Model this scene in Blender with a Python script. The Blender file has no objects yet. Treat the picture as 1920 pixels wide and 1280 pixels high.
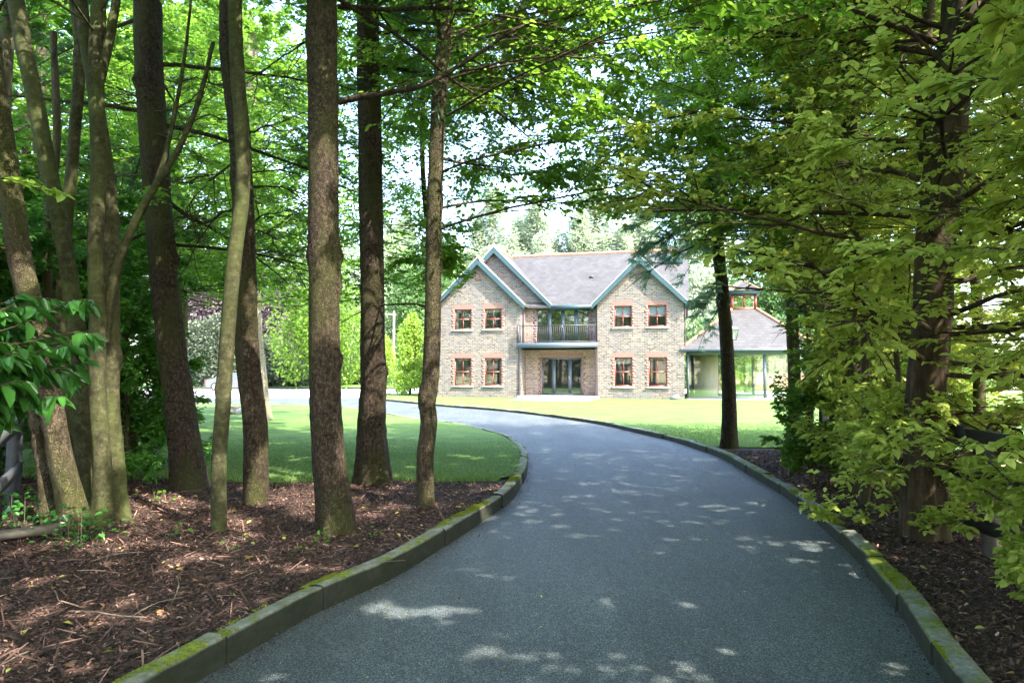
import bpy, math, random
import numpy as np
from mathutils import Vector, Matrix
from mathutils.geometry import delaunay_2d_cdt

R = math.radians
sc = bpy.context.scene
C = sc.collection

# ------------------------------------------------------------------ camera, world, sun, exposure
EYE = 1.6
PITCH = R(2.46)
cam_d = bpy.data.cameras.new('camera')
cam_d.lens = 24.0; cam_d.sensor_width = 36.0; cam_d.clip_end = 3000; cam_d.clip_start = 0.05
cam = bpy.data.objects.new('camera', cam_d); C.objects.link(cam)
cam.location = (0, 0, EYE); cam.rotation_euler = (R(90) + PITCH, 0, 0)
sc.camera = cam

SUN_EL = R(50)
SUN_DIR = Vector((0.743 * math.cos(SUN_EL), -0.669 * math.cos(SUN_EL), math.sin(SUN_EL))).normalized()
world = bpy.data.worlds.new('World'); sc.world = world; world.use_nodes = True
wn = world.node_tree; wn.nodes.clear()
sky = wn.nodes.new('ShaderNodeTexSky'); sky.sky_type = 'NISHITA'; sky.sun_disc = False
sky.sun_elevation = SUN_EL; sky.sun_rotation = math.atan2(SUN_DIR.x, SUN_DIR.y)
sky.air_density = 1.0; sky.dust_density = 2.5; sky.ozone_density = 1.0
bg = wn.nodes.new('ShaderNodeBackground'); bg.inputs[1].default_value = 0.15
wo = wn.nodes.new('ShaderNodeOutputWorld')
wn.links.new(sky.outputs[0], bg.inputs[0]); wn.links.new(bg.outputs[0], wo.inputs[0])
sd = bpy.data.lights.new('sun', 'SUN'); sd.energy = 2.0; sd.angle = R(0.55); sd.color = (1.0, 0.93, 0.82)
sun = bpy.data.objects.new('sun', sd); C.objects.link(sun)
sun.rotation_euler = (-SUN_DIR).to_track_quat('-Z', 'Y').to_euler()
sc.view_settings.view_transform = 'Standard'; sc.view_settings.look = 'None'
sc.view_settings.exposure = 3.4; sc.view_settings.gamma = 1.0
sc.cycles.max_bounces = 9; sc.cycles.transparent_max_bounces = 8
sc.cycles.diffuse_bounces = 6; sc.cycles.transmission_bounces = 6
sc.cycles.caustics_reflective = False; sc.cycles.caustics_refractive = False
sc.cycles.sample_clamp_indirect = 4.0

CP, SP = math.cos(PITCH), math.sin(PITCH)
def project(P):
    P = np.asarray(P, float); x = P[..., 0]; y = P[..., 1]; z = P[..., 2] - EYE
    d = y * CP + z * SP; h = -y * SP + z * CP
    ds = np.where(d > 0.05, d, 0.05)
    return 960 + 1280 * x / ds, 640 - 1280 * h / ds, d
def G(u, v, z=0.0):
    """ground point seen at photo pixel (u, v): used to survey where things stand"""
    a = (u - 960) / 1280; b = (640 - v) / 1280
    dx, dy, dz = a, CP - b * SP, SP + b * CP
    t = (z - EYE) / dz
    return Vector((dx * t, dy * t, z))
def AT(u, v, y):
    a = (u - 960) / 1280; b = (640 - v) / 1280
    dx, dy, dz = a, CP - b * SP, SP + b * CP
    t = y / dy
    return Vector((dx * t, y, EYE + dz * t))

# ------------------------------------------------------------------ object helpers
def tag(o, label=None, cat=None, group=None, kind=None):
    if label: o['label'] = label
    if cat: o['category'] = cat
    if group: o['group'] = group
    if kind: o['kind'] = kind
    return o
def thing(name, label, cat, loc=(0, 0, 0), rz=0, group=None):
    o = bpy.data.objects.new(name, None); C.objects.link(o)
    o.location = loc; o.rotation_euler = (0, 0, rz)
    return tag(o, label, cat, group)
def link(name, me, parent=None):
    o = bpy.data.objects.new(name, me); C.objects.link(o)
    if parent is not None: o.parent = parent
    return o
def copy_tree(o, parent=None):
    c = o.copy(); C.objects.link(c); c.parent = parent
    for ch in list(o.children): copy_tree(ch, c)
    return c

class MB:
    """collects vertices and faces (numpy blocks or lists) for ONE mesh"""
    def __init__(s): s.V = []; s.F4 = []; s.F3 = []; s.FN = []; s.n = 0; s.rnd4 = []; s.rnd3 = []
    def block(s, V, F, rnd=None):
        V = np.asarray(V, float).reshape(-1, 3); F = np.asarray(F, int)
        s.V.append(V)
        if F.shape[1] == 4:
            s.F4.append(F + s.n); s.rnd4.append(np.full(len(F), .5) if rnd is None else rnd)
        else:
            s.F3.append(F + s.n); s.rnd3.append(np.full(len(F), .5) if rnd is None else rnd)
        s.n += len(V); return s
    def ngon(s, pts):
        s.V.append(np.array([tuple(p) for p in pts], float)); s.FN.append(list(range(s.n, s.n + len(pts)))); s.n += len(pts); return s
    def box(s, x0, x1, y0, y1, z0, z1):
        V = [(x0, y0, z0), (x1, y0, z0), (x1, y1, z0), (x0, y1, z0), (x0, y0, z1), (x1, y0, z1), (x1, y1, z1), (x0, y1, z1)]
        return s.block(V, [(0, 3, 2, 1), (4, 5, 6, 7), (0, 1, 5, 4), (1, 2, 6, 5), (2, 3, 7, 6), (3, 0, 4, 7)])
    def beam(s, a, b, w, h, up=(0, 0, 1)):
        a = Vector(a); b = Vector(b); d = (b - a).normalized(); sd_ = d.cross(Vector(up)).normalized(); u = sd_.cross(d)
        V = [p + sd_ * (i * w / 2) + u * (j * h / 2) for p in (a, b) for i, j in ((-1, -1), (1, -1), (1, 1), (-1, 1))]
        return s.block([tuple(v) for v in V], [(0, 1, 2, 3), (7, 6, 5, 4), (0, 4, 5, 1), (1, 5, 6, 2), (2, 6, 7, 3), (3, 7, 4, 0)])
    def prism(s, pts, ext):
        n = len(pts); e = Vector(ext)
        a = [Vector(p) for p in pts]; b = [p + e for p in a]
        s.ngon(a); s.ngon(b[::-1])
        for i in range(n):
            j = (i + 1) % n; s.ngon([a[j], a[i], b[i], b[j]])
        return s
    def cyl(s, a, b, r0, r1=None, k=12, cap=True):
        r1 = r0 if r1 is None else r1
        P = np.array([[tuple(a), tuple(b)]], float)
        V, F = tubes(P, np.array([[r0, r1]]), k)
        s.block(V, F)
        if cap:
            s.ngon(V[:k][::-1]); s.ngon(V[k:])
        return s
    def build(s, name, mat, parent=None, smooth=False):
        me = bpy.data.meshes.new(name)
        V = np.concatenate(s.V) if s.V else np.zeros((0, 3))
        F4 = np.concatenate(s.F4) if s.F4 else np.zeros((0, 4), int)
        F3 = np.concatenate(s.F3) if s.F3 else np.zeros((0, 3), int)
        fn = s.FN
        idx = np.concatenate([F4.ravel(), F3.ravel(), np.array([i for f in fn for i in f], int)])
        tot = np.concatenate([np.full(len(F4), 4), np.full(len(F3), 3), np.array([len(f) for f in fn], int)])
        start = np.concatenate([[0], np.cumsum(tot)[:-1]]) if len(tot) else np.zeros(0, int)
        me.vertices.add(len(V)); me.vertices.foreach_set('co', V.astype(np.float32).ravel())
        me.loops.add(len(idx)); me.loops.foreach_set('vertex_index', idx.astype(np.int32))
        me.polygons.add(len(tot)); me.polygons.foreach_set('loop_start', start.astype(np.int32))
        try: me.polygons.foreach_set('loop_total', tot.astype(np.int32))
        except Exception: pass
        me.update(calc_edges=True)
        if s.rnd4 or s.rnd3:
            r = np.concatenate(s.rnd4 + s.rnd3 + [np.full(len(fn), .5)])
            at = me.attributes.new('rnd', 'FLOAT', 'FACE'); at.data.foreach_set('value', r.astype(np.float32))
        if smooth: me.polygons.foreach_set('use_smooth', np.ones(len(tot), bool))
        if not (isinstance(mat, (list, tuple))): mat = [mat]
        for m in mat: me.materials.append(m)
        me.validate()
        return link(name, me, parent)

def nrm(a): return a / np.maximum(np.linalg.norm(a, axis=-1, keepdims=True), 1e-9)
def tubes(P, Rr, k, mod=None):
    """P (B,n,3) centre lines, Rr (B,n) radii, k sides -> verts, quads"""
    B, n, _ = P.shape
    T = nrm(np.gradient(P, axis=1)) if n > 2 else nrm(np.repeat(P[:, 1:] - P[:, :1], 2, 1))
    m = nrm(P[:, -1] - P[:, 0])
    ref = np.where(np.abs(m[:, 2:3]) > .8, np.array([[1., 0, 0]]), np.array([[0, 0, 1.]]))
    a = nrm(np.cross(T, ref[:, None, :])); b = np.cross(T, a)
    th = np.arange(k) * 2 * np.pi / k
    rr = Rr[:, :, None, None] * (1 if mod is None else mod[..., None])
    V = P[:, :, None, :] + rr * (a[:, :, None, :] * np.cos(th)[None, None, :, None] + b[:, :, None, :] * np.sin(th)[None, None, :, None])
    i = np.arange(n - 1)[:, None]; j = np.arange(k)[None, :]
    q = np.stack([i * k + j, i * k + (j + 1) % k, (i + 1) * k + (j + 1) % k, (i + 1) * k + j], -1).reshape(-1, 4)[:, ::-1]
    F = (q[None] + (np.arange(B) * n * k)[:, None, None]).reshape(-1, 4)
    return V.reshape(-1, 3), F
def along(P, idx, t):
    n = P.shape[1]; f = np.clip(t, 0, .9999) * (n - 1); i = f.astype(int); w = (f - i)[:, None]
    p = P[idx, i] * (1 - w) + P[idx, i + 1] * w
    return p, nrm(P[idx, i + 1] - P[idx, i])
def smooth_path(pts, n):
    """Catmull-Rom through pts -> (n,3)"""
    p = np.array([tuple(q) for q in pts], float)
    p = np.vstack([2 * p[0] - p[1], p, 2 * p[-1] - p[-2]]); m = len(p) - 3
    t = np.linspace(0, m - 1e-6, n); i = t.astype(int); f = (t - i)[:, None]
    a, b, c, d = p[i], p[i + 1], p[i + 2], p[i + 3]
    return .5 * (2 * b + (c - a) * f + (2 * a - 5 * b + 4 * c - d) * f ** 2 + (3 * b - a - 3 * c + d) * f ** 3)

# ------------------------------------------------------------------ materials
class NT:
    def __init__(s, name):
        s.m = bpy.data.materials.new(name); s.m.use_nodes = True; s.t = s.m.node_tree; s.t.nodes.clear()
        s.out = s.n('OutputMaterial')
    def n(s, ty, **kw):
        nd = s.t.nodes.new('ShaderNode' + ty)
        for k, v in kw.items(): setattr(nd, k, v)
        return nd
    def l(s, a, b): s.t.links.new(a, b)
    def coord(s, scale=(1, 1, 1), which='Object'):
        tc = s.n('TexCoord'); mp = s.n('Mapping'); mp.inputs['Scale'].default_value = scale
        s.l(tc.outputs[which], mp.inputs[0]); return mp.outputs[0]
    def noise(s, vec, scale, detail=4, rough=.6):
        nd = s.n('TexNoise'); nd.inputs['Scale'].default_value = scale; nd.inputs['Detail'].default_value = detail
        nd.inputs['Roughness'].default_value = rough; s.l(vec, nd.inputs['Vector']); return nd.outputs['Fac']
    def ramp(s, fac, stops):
        r = s.n('ValToRGB'); e = r.color_ramp.elements
        while len(e) < len(stops): e.new(.5)
        for k, (p, c) in enumerate(stops):
            e[k].position = p; e[k].color = (c, c, c, 1) if isinstance(c, (int, float)) else tuple(c) + (1,)
        s.l(fac, r.inputs[0]); return r.outputs[0]
    def mix(s, fac, a, b, mode='MIX'):
        m = s.n('Mix', data_type='RGBA', blend_type=mode)
        for sk, v in ((m.inputs[0], fac), (m.inputs[6], a), (m.inputs[7], b)):
            if isinstance(v, (int, float)): sk.default_value = v
            elif isinstance(v, tuple): sk.default_value = v + (1,)
            else: s.l(v, sk)
        return m.outputs[2]
    def bump(s, h, strength, dist=.01):
        b = s.n('Bump'); b.inputs['Strength'].default_value = strength; b.inputs['Distance'].default_value = dist
        s.l(h, b.inputs['Height']); return b.outputs[0]
    def pbr(s, col, rough=.8, normal=None, metal=0, spec=.5):
        p = s.n('BsdfPrincipled')
        if isinstance(col, tuple): p.inputs['Base Color'].default_value = col + (1,)
        else: s.l(col, p.inputs['Base Color'])
        if isinstance(rough, (int, float)): p.inputs['Roughness'].default_value = rough
        else: s.l(rough, p.inputs['Roughness'])
        p.inputs['Metallic'].default_value = metal; p.inputs['Specular IOR Level'].default_value = spec
        if normal is not None: s.l(normal, p.inputs['Normal'])
        return p
    def fin(s, sh): s.l(sh.outputs[0] if hasattr(sh, 'outputs') else sh, s.out.inputs[0]); return s.m

def m_simple(name, col, rough=.6, var=.15, scale=6, metal=0, bump=0., spec=.5):
    t = NT(name); v = t.coord(); f = t.noise(v, scale, 5)
    lo = tuple(c * (1 - var) for c in col); hi = tuple(min(1, c * (1 + var)) for c in col)
    c = t.ramp(f, [(.3, lo), (.7, hi)])
    return t.fin(t.pbr(c, rough, t.bump(f, bump, .01) if bump else None, metal, spec))

def m_leaf(name, dark, light, trans, tmix=.45, rough=.45, spec=.35):
    t = NT(name); a = t.n('Attribute', attribute_name='rnd')
    c = t.ramp(a.outputs['Fac'], [(.0, dark), (.75, light), (1., tuple(min(1, x * 1.35) for x in light))])
    p = t.pbr(c, rough, None, 0, spec)
    tr = t.n('BsdfTranslucent'); tc = t.mix(.5, c, trans); t.l(tc, tr.inputs[0])
    mx = t.n('MixShader'); mx.inputs[0].default_value = tmix
    t.l(p.outputs[0], mx.inputs[1]); t.l(tr.outputs[0], mx.inputs[2]); return t.fin(mx)

def m_bark(name, dark, mid, light, moss=.3, vs=3., mosscol=(.075, .085, .02), bump=1., scale=1., smoothbark=False):
    t = NT(name)
    v = t.coord((1, 1, 1 / vs)); n1 = t.noise(v, 34 * scale, 9, .78)
    v2 = t.coord((1, 1, 1 / vs)); vo = t.n('TexVoronoi', feature='DISTANCE_TO_EDGE'); vo.inputs['Scale'].default_value = 60 * scale
    wp = t.n('VectorMath', operation='MULTIPLY_ADD')
    nz = t.n('TexNoise'); nz.inputs['Scale'].default_value = 14; t.l(v2, nz.inputs['Vector'])
    t.l(nz.outputs['Color'], wp.inputs[0]); wp.inputs[1].default_value = (.2, .2, .2); t.l(v2, wp.inputs[2]); t.l(wp.outputs[0], vo.inputs['Vector'])
    n2 = t.noise(t.coord(), 3.2, 4)
    c = t.ramp(n1, [(.36, dark), (.5, mid), (.64, light)])
    crack = t.ramp(vo.outputs['Distance'], [(.0, .5 if not smoothbark else .92), (.10, 1.)])
    c = t.mix(.8, c, crack, 'MULTIPLY')
    c = t.mix(.55, c, t.ramp(n2, [(.3, .6), (.7, 1.25)]), 'MULTIPLY')
    sc_ = t.ramp(t.noise(t.coord((1, 1, 2.6)), 6.5 * scale, 3, .5), [(.60, 1.), (.68, .42 if not smoothbark else .8)])
    c = t.mix(1., c, sc_, 'MULTIPLY')
    # lichen flecks and moss film
    lf = t.ramp(t.noise(t.coord((1, 1, .6)), 42, 3), [(.64, 0.), (.72, 1.)])
    c = t.mix(t.mix(.5, lf, (.0, .0, .0)), c, tuple(min(1, x * 1.7) for x in light))
    mf = t.ramp(t.noise(t.coord((1, 1, .35)), 2.6, 6, .65), [(.62 - moss * .5, 0.), (.80 - moss * .4, .85)])
    c = t.mix(mf, c, mosscol)
    h = t.mix(.5, n1, t.ramp(vo.outputs['Distance'], [(0, 0.), (.2, 1.)]))
    if smoothbark:
        vb = t.coord((1, 1, 5)); n3 = t.noise(vb, 9, 5); h = t.mix(.75, h, n3)
        c = t.mix(.35, c, t.ramp(n3, [(.35, .55), (.6, 1.2)]), 'MULTIPLY')
    return t.fin(t.pbr(c, .88, t.bump(h, bump, .035 if not smoothbark else .006), 0, .2))

M = {}
M['asphalt'] = None
def mk_mats():
    # asphalt drive: fine aggregate, worn lighter lanes, damp mossy margins
    t = NT('asphalt'); v = t.coord()
    vo = t.n('TexVoronoi'); vo.inputs['Scale'].default_value = 190; t.l(v, vo.inputs['Vector'])
    agg = t.ramp(vo.outputs['Color'], [(.15, (.013, .018, .020)), (.55, (.042, .055, .060)), (.95, (.24, .27, .265))])
    big = t.ramp(t.noise(v, .55, 6, .6), [(.3, .72), (.7, 1.25)])
    c = t.mix(.9, agg, big, 'MULTIPLY')
    c = t.mix(.8, c, t.ramp(t.noise(v, 9, 6, .7), [(.25, .7), (.75, 1.25)]), 'MULTIPLY')
    c = t.mix(.8, c, t.ramp(t.noise(t.coord((1.2, .12, 1)), 1.5, 4, .6), [(.35, .78), (.65, 1.2)]), 'MULTIPLY')
    stain = t.ramp(t.noise(t.coord((1, .5, 1)), 1.7, 7, .7), [(.56, 0.), (.74, .6)])
    c = t.mix(stain, c, (.045, .05, .035))
    h = t.mix(.35, vo.outputs['Distance'], t.noise(v, 60, 4))
    M['asphalt'] = t.fin(t.pbr(c, .62, t.bump(h, .9, .006), 0, .45))
    t = NT('pale_asphalt'); v = t.coord()
    c = t.ramp(t.noise(v, 30, 6, .7), [(.3, (.28, .275, .28)), (.7, (.42, .41, .41))])
    M['pale_asphalt'] = t.fin(t.pbr(c, .85, None, 0, .3))
    # lawns
    t = NT('lawn_grass'); v = t.coord()
    c = t.ramp(t.noise(v, 55, 6, .75), [(.28, (.05, .118, .022)), (.5, (.095, .18, .038)), (.75, (.15, .24, .07))])
    c = t.mix(.75, c, t.ramp(t.noise(v, .9, 6, .7), [(.3, .6), (.7, 1.3)]), 'MULTIPLY')
    straw = t.ramp(t.noise(v, 2.3, 6, .7), [(.56, 0.), (.8, .45)])
    c = t.mix(straw, c, (.22, .24, .10))
    M['lawn'] = t.fin(t.pbr(c, .85, t.bump(t.noise(v, 90, 5, .8), .8, .03), 0, .2))
    t = NT('dry_field'); v = t.coord()
    c = t.ramp(t.noise(v, 8, 7, .7), [(.3, (.20, .20, .09)), (.6, (.38, .34, .19)), (.8, (.48, .42, .27))])
    M['field'] = t.fin(t.pbr(c, .95, t.bump(t.noise(v, 30, 5), .6, .03), 0, .1))
    # mulch
    t = NT('bark_mulch'); v = t.coord()
    vo = t.n('TexVoronoi'); vo.inputs['Scale'].default_value = 38; vo.inputs['Randomness'].default_value = 1
    wv = t.n('VectorMath', operation='MULTIPLY_ADD'); nz = t.n('TexNoise'); nz.inputs['Scale'].default_value = 18; t.l(v, nz.inputs['Vector'])
    t.l(nz.outputs['Color'], wv.inputs[0]); wv.inputs[1].default_value = (.12, .12, .12); t.l(v, wv.inputs[2]); t.l(wv.outputs[0], vo.inputs['Vector'])
    c = t.ramp(vo.outputs['Color'], [(.1, (.012, .009, .007)), (.5, (.045, .027, .02)), (.85, (.13, .075, .055)), (1., (.28, .18, .13))])
    c = t.mix(.7, c, t.ramp(t.noise(v, 1.3, 5), [(.3, .6), (.7, 1.25)]), 'MULTIPLY')
    M['mulch'] = t.fin(t.pbr(c, .9, t.bump(t.mix(.5, vo.outputs['Distance'], nz.outputs['Fac']), 1., .03), 0, .25))
    t = NT('mulch_chip'); a = t.n('Attribute', attribute_name='rnd')
    c = t.ramp(a.outputs['Fac'], [(.0, (.014, .009, .007)), (.42, (.06, .035, .027)), (.7, (.22, .12, .095)), (.9, (.40, .25, .20)), (1., (.5, .42, .34))])
    c = t.mix(.9, c, t.ramp(t.noise(t.coord(), 1.1, 6, .7), [(.35, .45), (.65, 1.3)]), 'MULTIPLY')
    M['chip'] = t.fin(t.pbr(c, .8, None, 0, .3))
    t = NT('fallen_leaf'); a = t.n('Attribute', attribute_name='rnd')
    c = t.ramp(a.outputs['Fac'], [(.0, (.10, .05, .03)), (.4, (.26, .15, .07)), (.7, (.42, .36, .08)), (1., (.20, .26, .06))])
    M['fallen'] = t.fin(t.pbr(c, .6, None, 0, .3))
    t = NT('grass_blade'); a = t.n('Attribute', attribute_name='rnd')
    c = t.ramp(a.outputs['Fac'], [(.0, (.11, .20, .045)), (.6, (.21, .33, .09)), (.9, (.30, .42, .15)), (1., (.36, .34, .16))])
    p = t.pbr(c, .6, None, 0, .25); tr = t.n('BsdfTranslucent'); t.l(c, tr.inputs[0]); mx = t.n('MixShader'); mx.inputs[0].default_value = .3
    t.l(p.outputs[0], mx.inputs[1]); t.l(tr.outputs[0], mx.inputs[2]); M['blade'] = t.fin(mx)
    # kerb concrete with moss on the top
    t = NT('kerb_concrete'); v = t.coord()
    c = t.ramp(t.noise(v, 22, 8, .75), [(.25, (.12, .12, .105)), (.5, (.24, .245, .225)), (.75, (.40, .40, .37))])
    c = t.mix(.7, c, t.ramp(t.noise(v, 2.1, 5, .7), [(.3, .6), (.7, 1.2)]), 'MULTIPLY')
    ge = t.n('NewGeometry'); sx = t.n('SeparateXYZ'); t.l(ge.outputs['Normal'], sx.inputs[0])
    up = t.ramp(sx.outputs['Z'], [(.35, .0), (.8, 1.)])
    mo = t.ramp(t.noise(v, 2.4, 8, .72), [(.51, 0.), (.57, 1.)])
    mfine = t.ramp(t.noise(v, 40, 5, .7), [(.35, (.09, .12, .012)), (.7, (.30, .34, .04))])
    c = t.mix(t.mix(1., up, mo, 'MULTIPLY'), c, mfine)
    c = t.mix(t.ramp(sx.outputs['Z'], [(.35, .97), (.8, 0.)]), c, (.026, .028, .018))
    alg = t.ramp(t.noise(t.coord((1, 1, 2)), 5, 6, .7), [(.35, (.55, .62, .42)), (.65, (1., 1., 1.))])
    c = t.mix(1., c, alg, 'MULTIPLY')
    h = t.mix(.5, t.noise(v, 60, 6, .8), t.mix(1., mo, t.noise(v, 55, 4, .8), 'MULTIPLY'))
    M['kerb'] = t.fin(t.pbr(c, .9, t.bump(h, .8, .012), 0, .25))
    # brick: pale multi-stock brick with wide pale mortar
    def brick(name, c1, c2, mortar, dirt, bw=.235, bh=.08, alt=None):
        t = NT(name); tc = t.n('TexCoord'); s3 = t.n('SeparateXYZ'); t.l(tc.outputs['Object'], s3.inputs[0])
        ad = t.n('Math', operation='ADD'); t.l(s3.outputs['X'], ad.inputs[0]); t.l(s3.outputs['Y'], ad.inputs[1])
        cb = t.n('CombineXYZ'); t.l(ad.outputs[0], cb.inputs[0]); t.l(s3.outputs['Z'], cb.inputs[1])
        b = t.n('TexBrick'); b.inputs['Scale'].default_value = 1.; b.inputs['Brick Width'].default_value = bw; b.inputs['Row Height'].default_value = bh
        b.inputs['Mortar Size'].default_value = .010; b.inputs['Mortar Smooth'].default_value = .2; b.inputs['Bias'].default_value = 0.
        b.inputs['Color1'].default_value = c1 + (1,); b.inputs['Color2'].default_value = c2 + (1,); b.inputs['Mortar'].default_value = mortar + (1,)
        t.l(cb.outputs[0], b.inputs['Vector'])
        # per-brick tone: noise snapped to brick-sized cells
        sn = t.n('VectorMath', operation='SNAP'); sn.inputs[1].default_value = (bw / 2, bh, 1); t.l(cb.outputs[0], sn.inputs[0])
        wn_ = t.n('TexWhiteNoise', noise_dimensions='3D'); t.l(sn.outputs[0], wn_.inputs['Vector'])
        tone = t.ramp(wn_.outputs['Value'], [(.0, (.28, .28, .32)), (.25, (.75, .74, .74)), (.6, (1., 1., 1.)), (.85, (1.2, 1.12, 1.)), (1., (1.25, .98, .82))])
        c = t.mix(.8, b.outputs['Color'], tone, 'MULTIPLY')
        c = t.mix(b.outputs['Fac'], c, mortar)
        pt = t.ramp(t.noise(t.coord((1, 1, 1.6)), 1.1, 6, .75), [(.44, 0.), (.60, dirt)])
        c = t.mix(pt, c, (.13, .13, .128))
        return t.fin(t.pbr(c, .9, t.bump(b.outputs['Fac'], -.4, .01), 0, .2))
    M['brick'] = brick('stock_brick', (.185, .152, .122), (.075, .068, .064), (.235, .215, .19), .6, .26, .088)
    M['brick_warm'] = brick('warm_brick', (.29, .205, .155), (.21, .15, .115), (.32, .29, .26), .3, .26, .088)
    M['brick_red'] = brick('red_soldier_brick', (.50, .20, .12), (.42, .16, .09), (.42, .33, .27), .05, .075, .235)
    M['brick_orange'] = brick('orange_garden_brick', (.50, .24, .13), (.44, .20, .11), (.42, .32, .24), .1)
    # slates
    t = NT('roof_slate'); tc = t.n('TexCoord'); s3 = t.n('SeparateXYZ'); t.l(tc.outputs['Object'], s3.inputs[0])
    ad = t.n('Math', operation='ADD'); t.l(s3.outputs['X'], ad.inputs[0]); t.l(s3.outputs['Y'], ad.inputs[1])
    cb = t.n('CombineXYZ'); t.l(s3.outputs['X'], cb.inputs[0]); t.l(s3.outputs['Z'], cb.inputs[1])
    b = t.n('TexBrick'); b.inputs['Scale'].default_value = 1.; b.inputs['Brick Width'].default_value = .30; b.inputs['Row Height'].default_value = .16
    b.inputs['Mortar Size'].default_value = .009; b.inputs['Color1'].default_value = (.060, .061, .060, 1); b.inputs['Color2'].default_value = (.042, .043, .043, 1)
    b.inputs['Mortar'].default_value = (.034, .033, .034, 1); t.l(cb.outputs[0], b.inputs['Vector'])
    c = t.mix(.7, b.outputs['Color'], t.ramp(t.noise(t.coord((1, 1, .25)), 1.6, 6, .7), [(.3, (.75, .68, .66)), (.7, (1.25, 1.2, 1.2))]), 'MULTIPLY')
    M['slate'] = t.fin(t.pbr(c, .6, t.bump(b.outputs['Fac'], -.6, .012), 0, .4))
    M['terracotta'] = m_simple('terracotta_ridge', (.40, .18, .10), .8, .25, 5, bump=.3)
    M['verge'] = m_simple('pale_verge_mortar', (.50, .47, .43), .8, .15, 6)
    M['teal'] = m_simple('teal_painted_board', (.022, .056, .067), .5, .12, 2)
    M['frame_grey'] = m_simple('blue_grey_frame', (.075, .10, .125), .4, .06, 2)
    M['wood_red'] = m_simple('red_brown_window_wood', (.19, .05, .03), .45, .2, 9)
    M['sill'] = m_simple('pale_stone_sill', (.55, .52, .45), .8, .12, 12, bump=.2)
    M['iron'] = m_simple('dark_ironwork', (.028, .026, .032), .4, .2, 8)
    M['pipe'] = m_simple('dark_downpipe', (.045, .03, .045), .35, .15, 6)
    M['patio'] = m_simple('pale_paving', (.58, .54, .50), .85, .08, 3)
    M['wall_int'] = m_simple('cream_plaster', (.62, .56, .47), .8, .04, 2)
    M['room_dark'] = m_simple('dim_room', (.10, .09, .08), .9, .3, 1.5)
    M['blind'] = m_simple('white_blind', (.55, .60, .68), .7, .03, 2)
    M['curtain'] = m_simple('beige_curtain', (.55, .50, .42), .9, .1, 3)
    M['chrome'] = m_simple('brushed_steel', (.6, .6, .6), .25, .05, 5, metal=1)
    M['fence_dark'] = m_simple('dark_stained_rail', (.012, .011, .012), .7, .35, 14, bump=.5)
    M['fence_grey'] = m_simple('weathered_grey_rail', (.045, .048, .054), .8, .25, 14, bump=.5)
    M['post'] = m_simple('weathered_post', (.11, .095, .075), .9, .25, 12, bump=.6)
    M['silver'] = m_simple('silver_car_paint', (.10, .10, .095), .4, .03, 2, metal=.3)
    M['tyre'] = m_simple('tyre_rubber', (.02, .02, .02), .8, .2, 8)
    M['redlamp'] = m_simple('red_tail_lamp', (.35, .02, .02), .2, .05, 2)
    M['grey_box'] = m_simple('grey_stone_box', (.16, .16, .16), .7, .2, 10)
    M['green_net'] = m_simple('green_net', (.10, .24, .20), .8, .1, 6)
    M['twig'] = m_simple('dead_twig', (.14, .11, .08), .9, .3, 20)
    M['deadtwig_pale'] = m_simple('pale_dead_twig', (.13, .105, .08), .9, .3, 20)
    M['teak'] = m_simple('pale_pole_wood', (.42, .36, .30), .9, .2, 5)
    # glazing
    t = NT('window_glass'); p = t.pbr((.02, .024, .024), .03, None, 0, 1.); p.inputs['IOR'].default_value = 2.5
    tr = t.n('BsdfTransparent'); tr.inputs[0].default_value = (.75, .8, .8, 1)
    mx = t.n('MixShader'); mx.inputs[0].default_value = .45; t.l(tr.outputs[0], mx.inputs[1]); t.l(p.outputs[0], mx.inputs[2]); M['glass'] = t.fin(mx)
    t = NT('clear_glass'); gl = t.n('BsdfGlossy'); gl.inputs['Roughness'].default_value = .01; gl.inputs[0].default_value = (.9, 1, .95, 1)
    tr = t.n('BsdfTransparent'); tr.inputs[0].default_value = (.86, .92, .88, 1)
    mx = t.n('MixShader'); mx.inputs[0].default_value = .22; t.l(tr.outputs[0], mx.inputs[1]); t.l(gl.outputs[0], mx.inputs[2]); M['clear'] = t.fin(mx)
    # leaves
    M['lf_beech'] = m_leaf('beech_leaf', (.065, .14, .018), (.13, .27, .035), (.36, .66, .06), .55)
    M['lf_warmlit'] = m_leaf('warm_lit_beech_leaf', (.22, .29, .04), (.46, .53, .12), (.68, .80, .14), .52, .42)  # warm light on the right bank is put into this leaf colour
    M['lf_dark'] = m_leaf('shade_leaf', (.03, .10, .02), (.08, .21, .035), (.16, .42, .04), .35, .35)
    M['lf_holly'] = m_leaf('holly_leaf', (.05, .15, .028), (.15, .36, .06), (.22, .5, .06), .35, .25, .5)
    M['lf_laurel'] = m_leaf('laurel_leaf', (.02, .08, .016), (.055, .18, .03), (.13, .38, .04), .28, .25, .5)
    M['lf_bright'] = m_leaf('lime_leaf', (.085, .17, .02), (.17, .29, .04), (.32, .5, .05), .5)
    M['lf_fresh'] = m_leaf('fresh_leaf', (.06, .14, .016), (.12, .25, .035), (.28, .5, .05), .5)
    M['lf_conifer'] = m_leaf('conifer_needle', (.03, .075, .03), (.06, .14, .055), (.10, .25, .08), .3)
    M['lf_spruce'] = m_leaf('blue_spruce_needle', (.10, .19, .12), (.20, .34, .22), (.25, .45, .25), .45)
    M['lf_purple'] = m_leaf('purple_beech_leaf', (.06, .046, .052), (.14, .112, .122), (.14, .1, .1), .25, .55)
    M['lf_olive'] = m_leaf('silver_hedge_leaf', (.045, .065, .04), (.125, .155, .10), (.16, .22, .1), .3, .55)
    M['lf_washed'] = m_leaf('washed_far_leaf', (.30, .36, .27), (.46, .52, .40), (.3, .42, .2), .4)  # glare-washed paleness of far trees is put into this leaf colour
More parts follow.
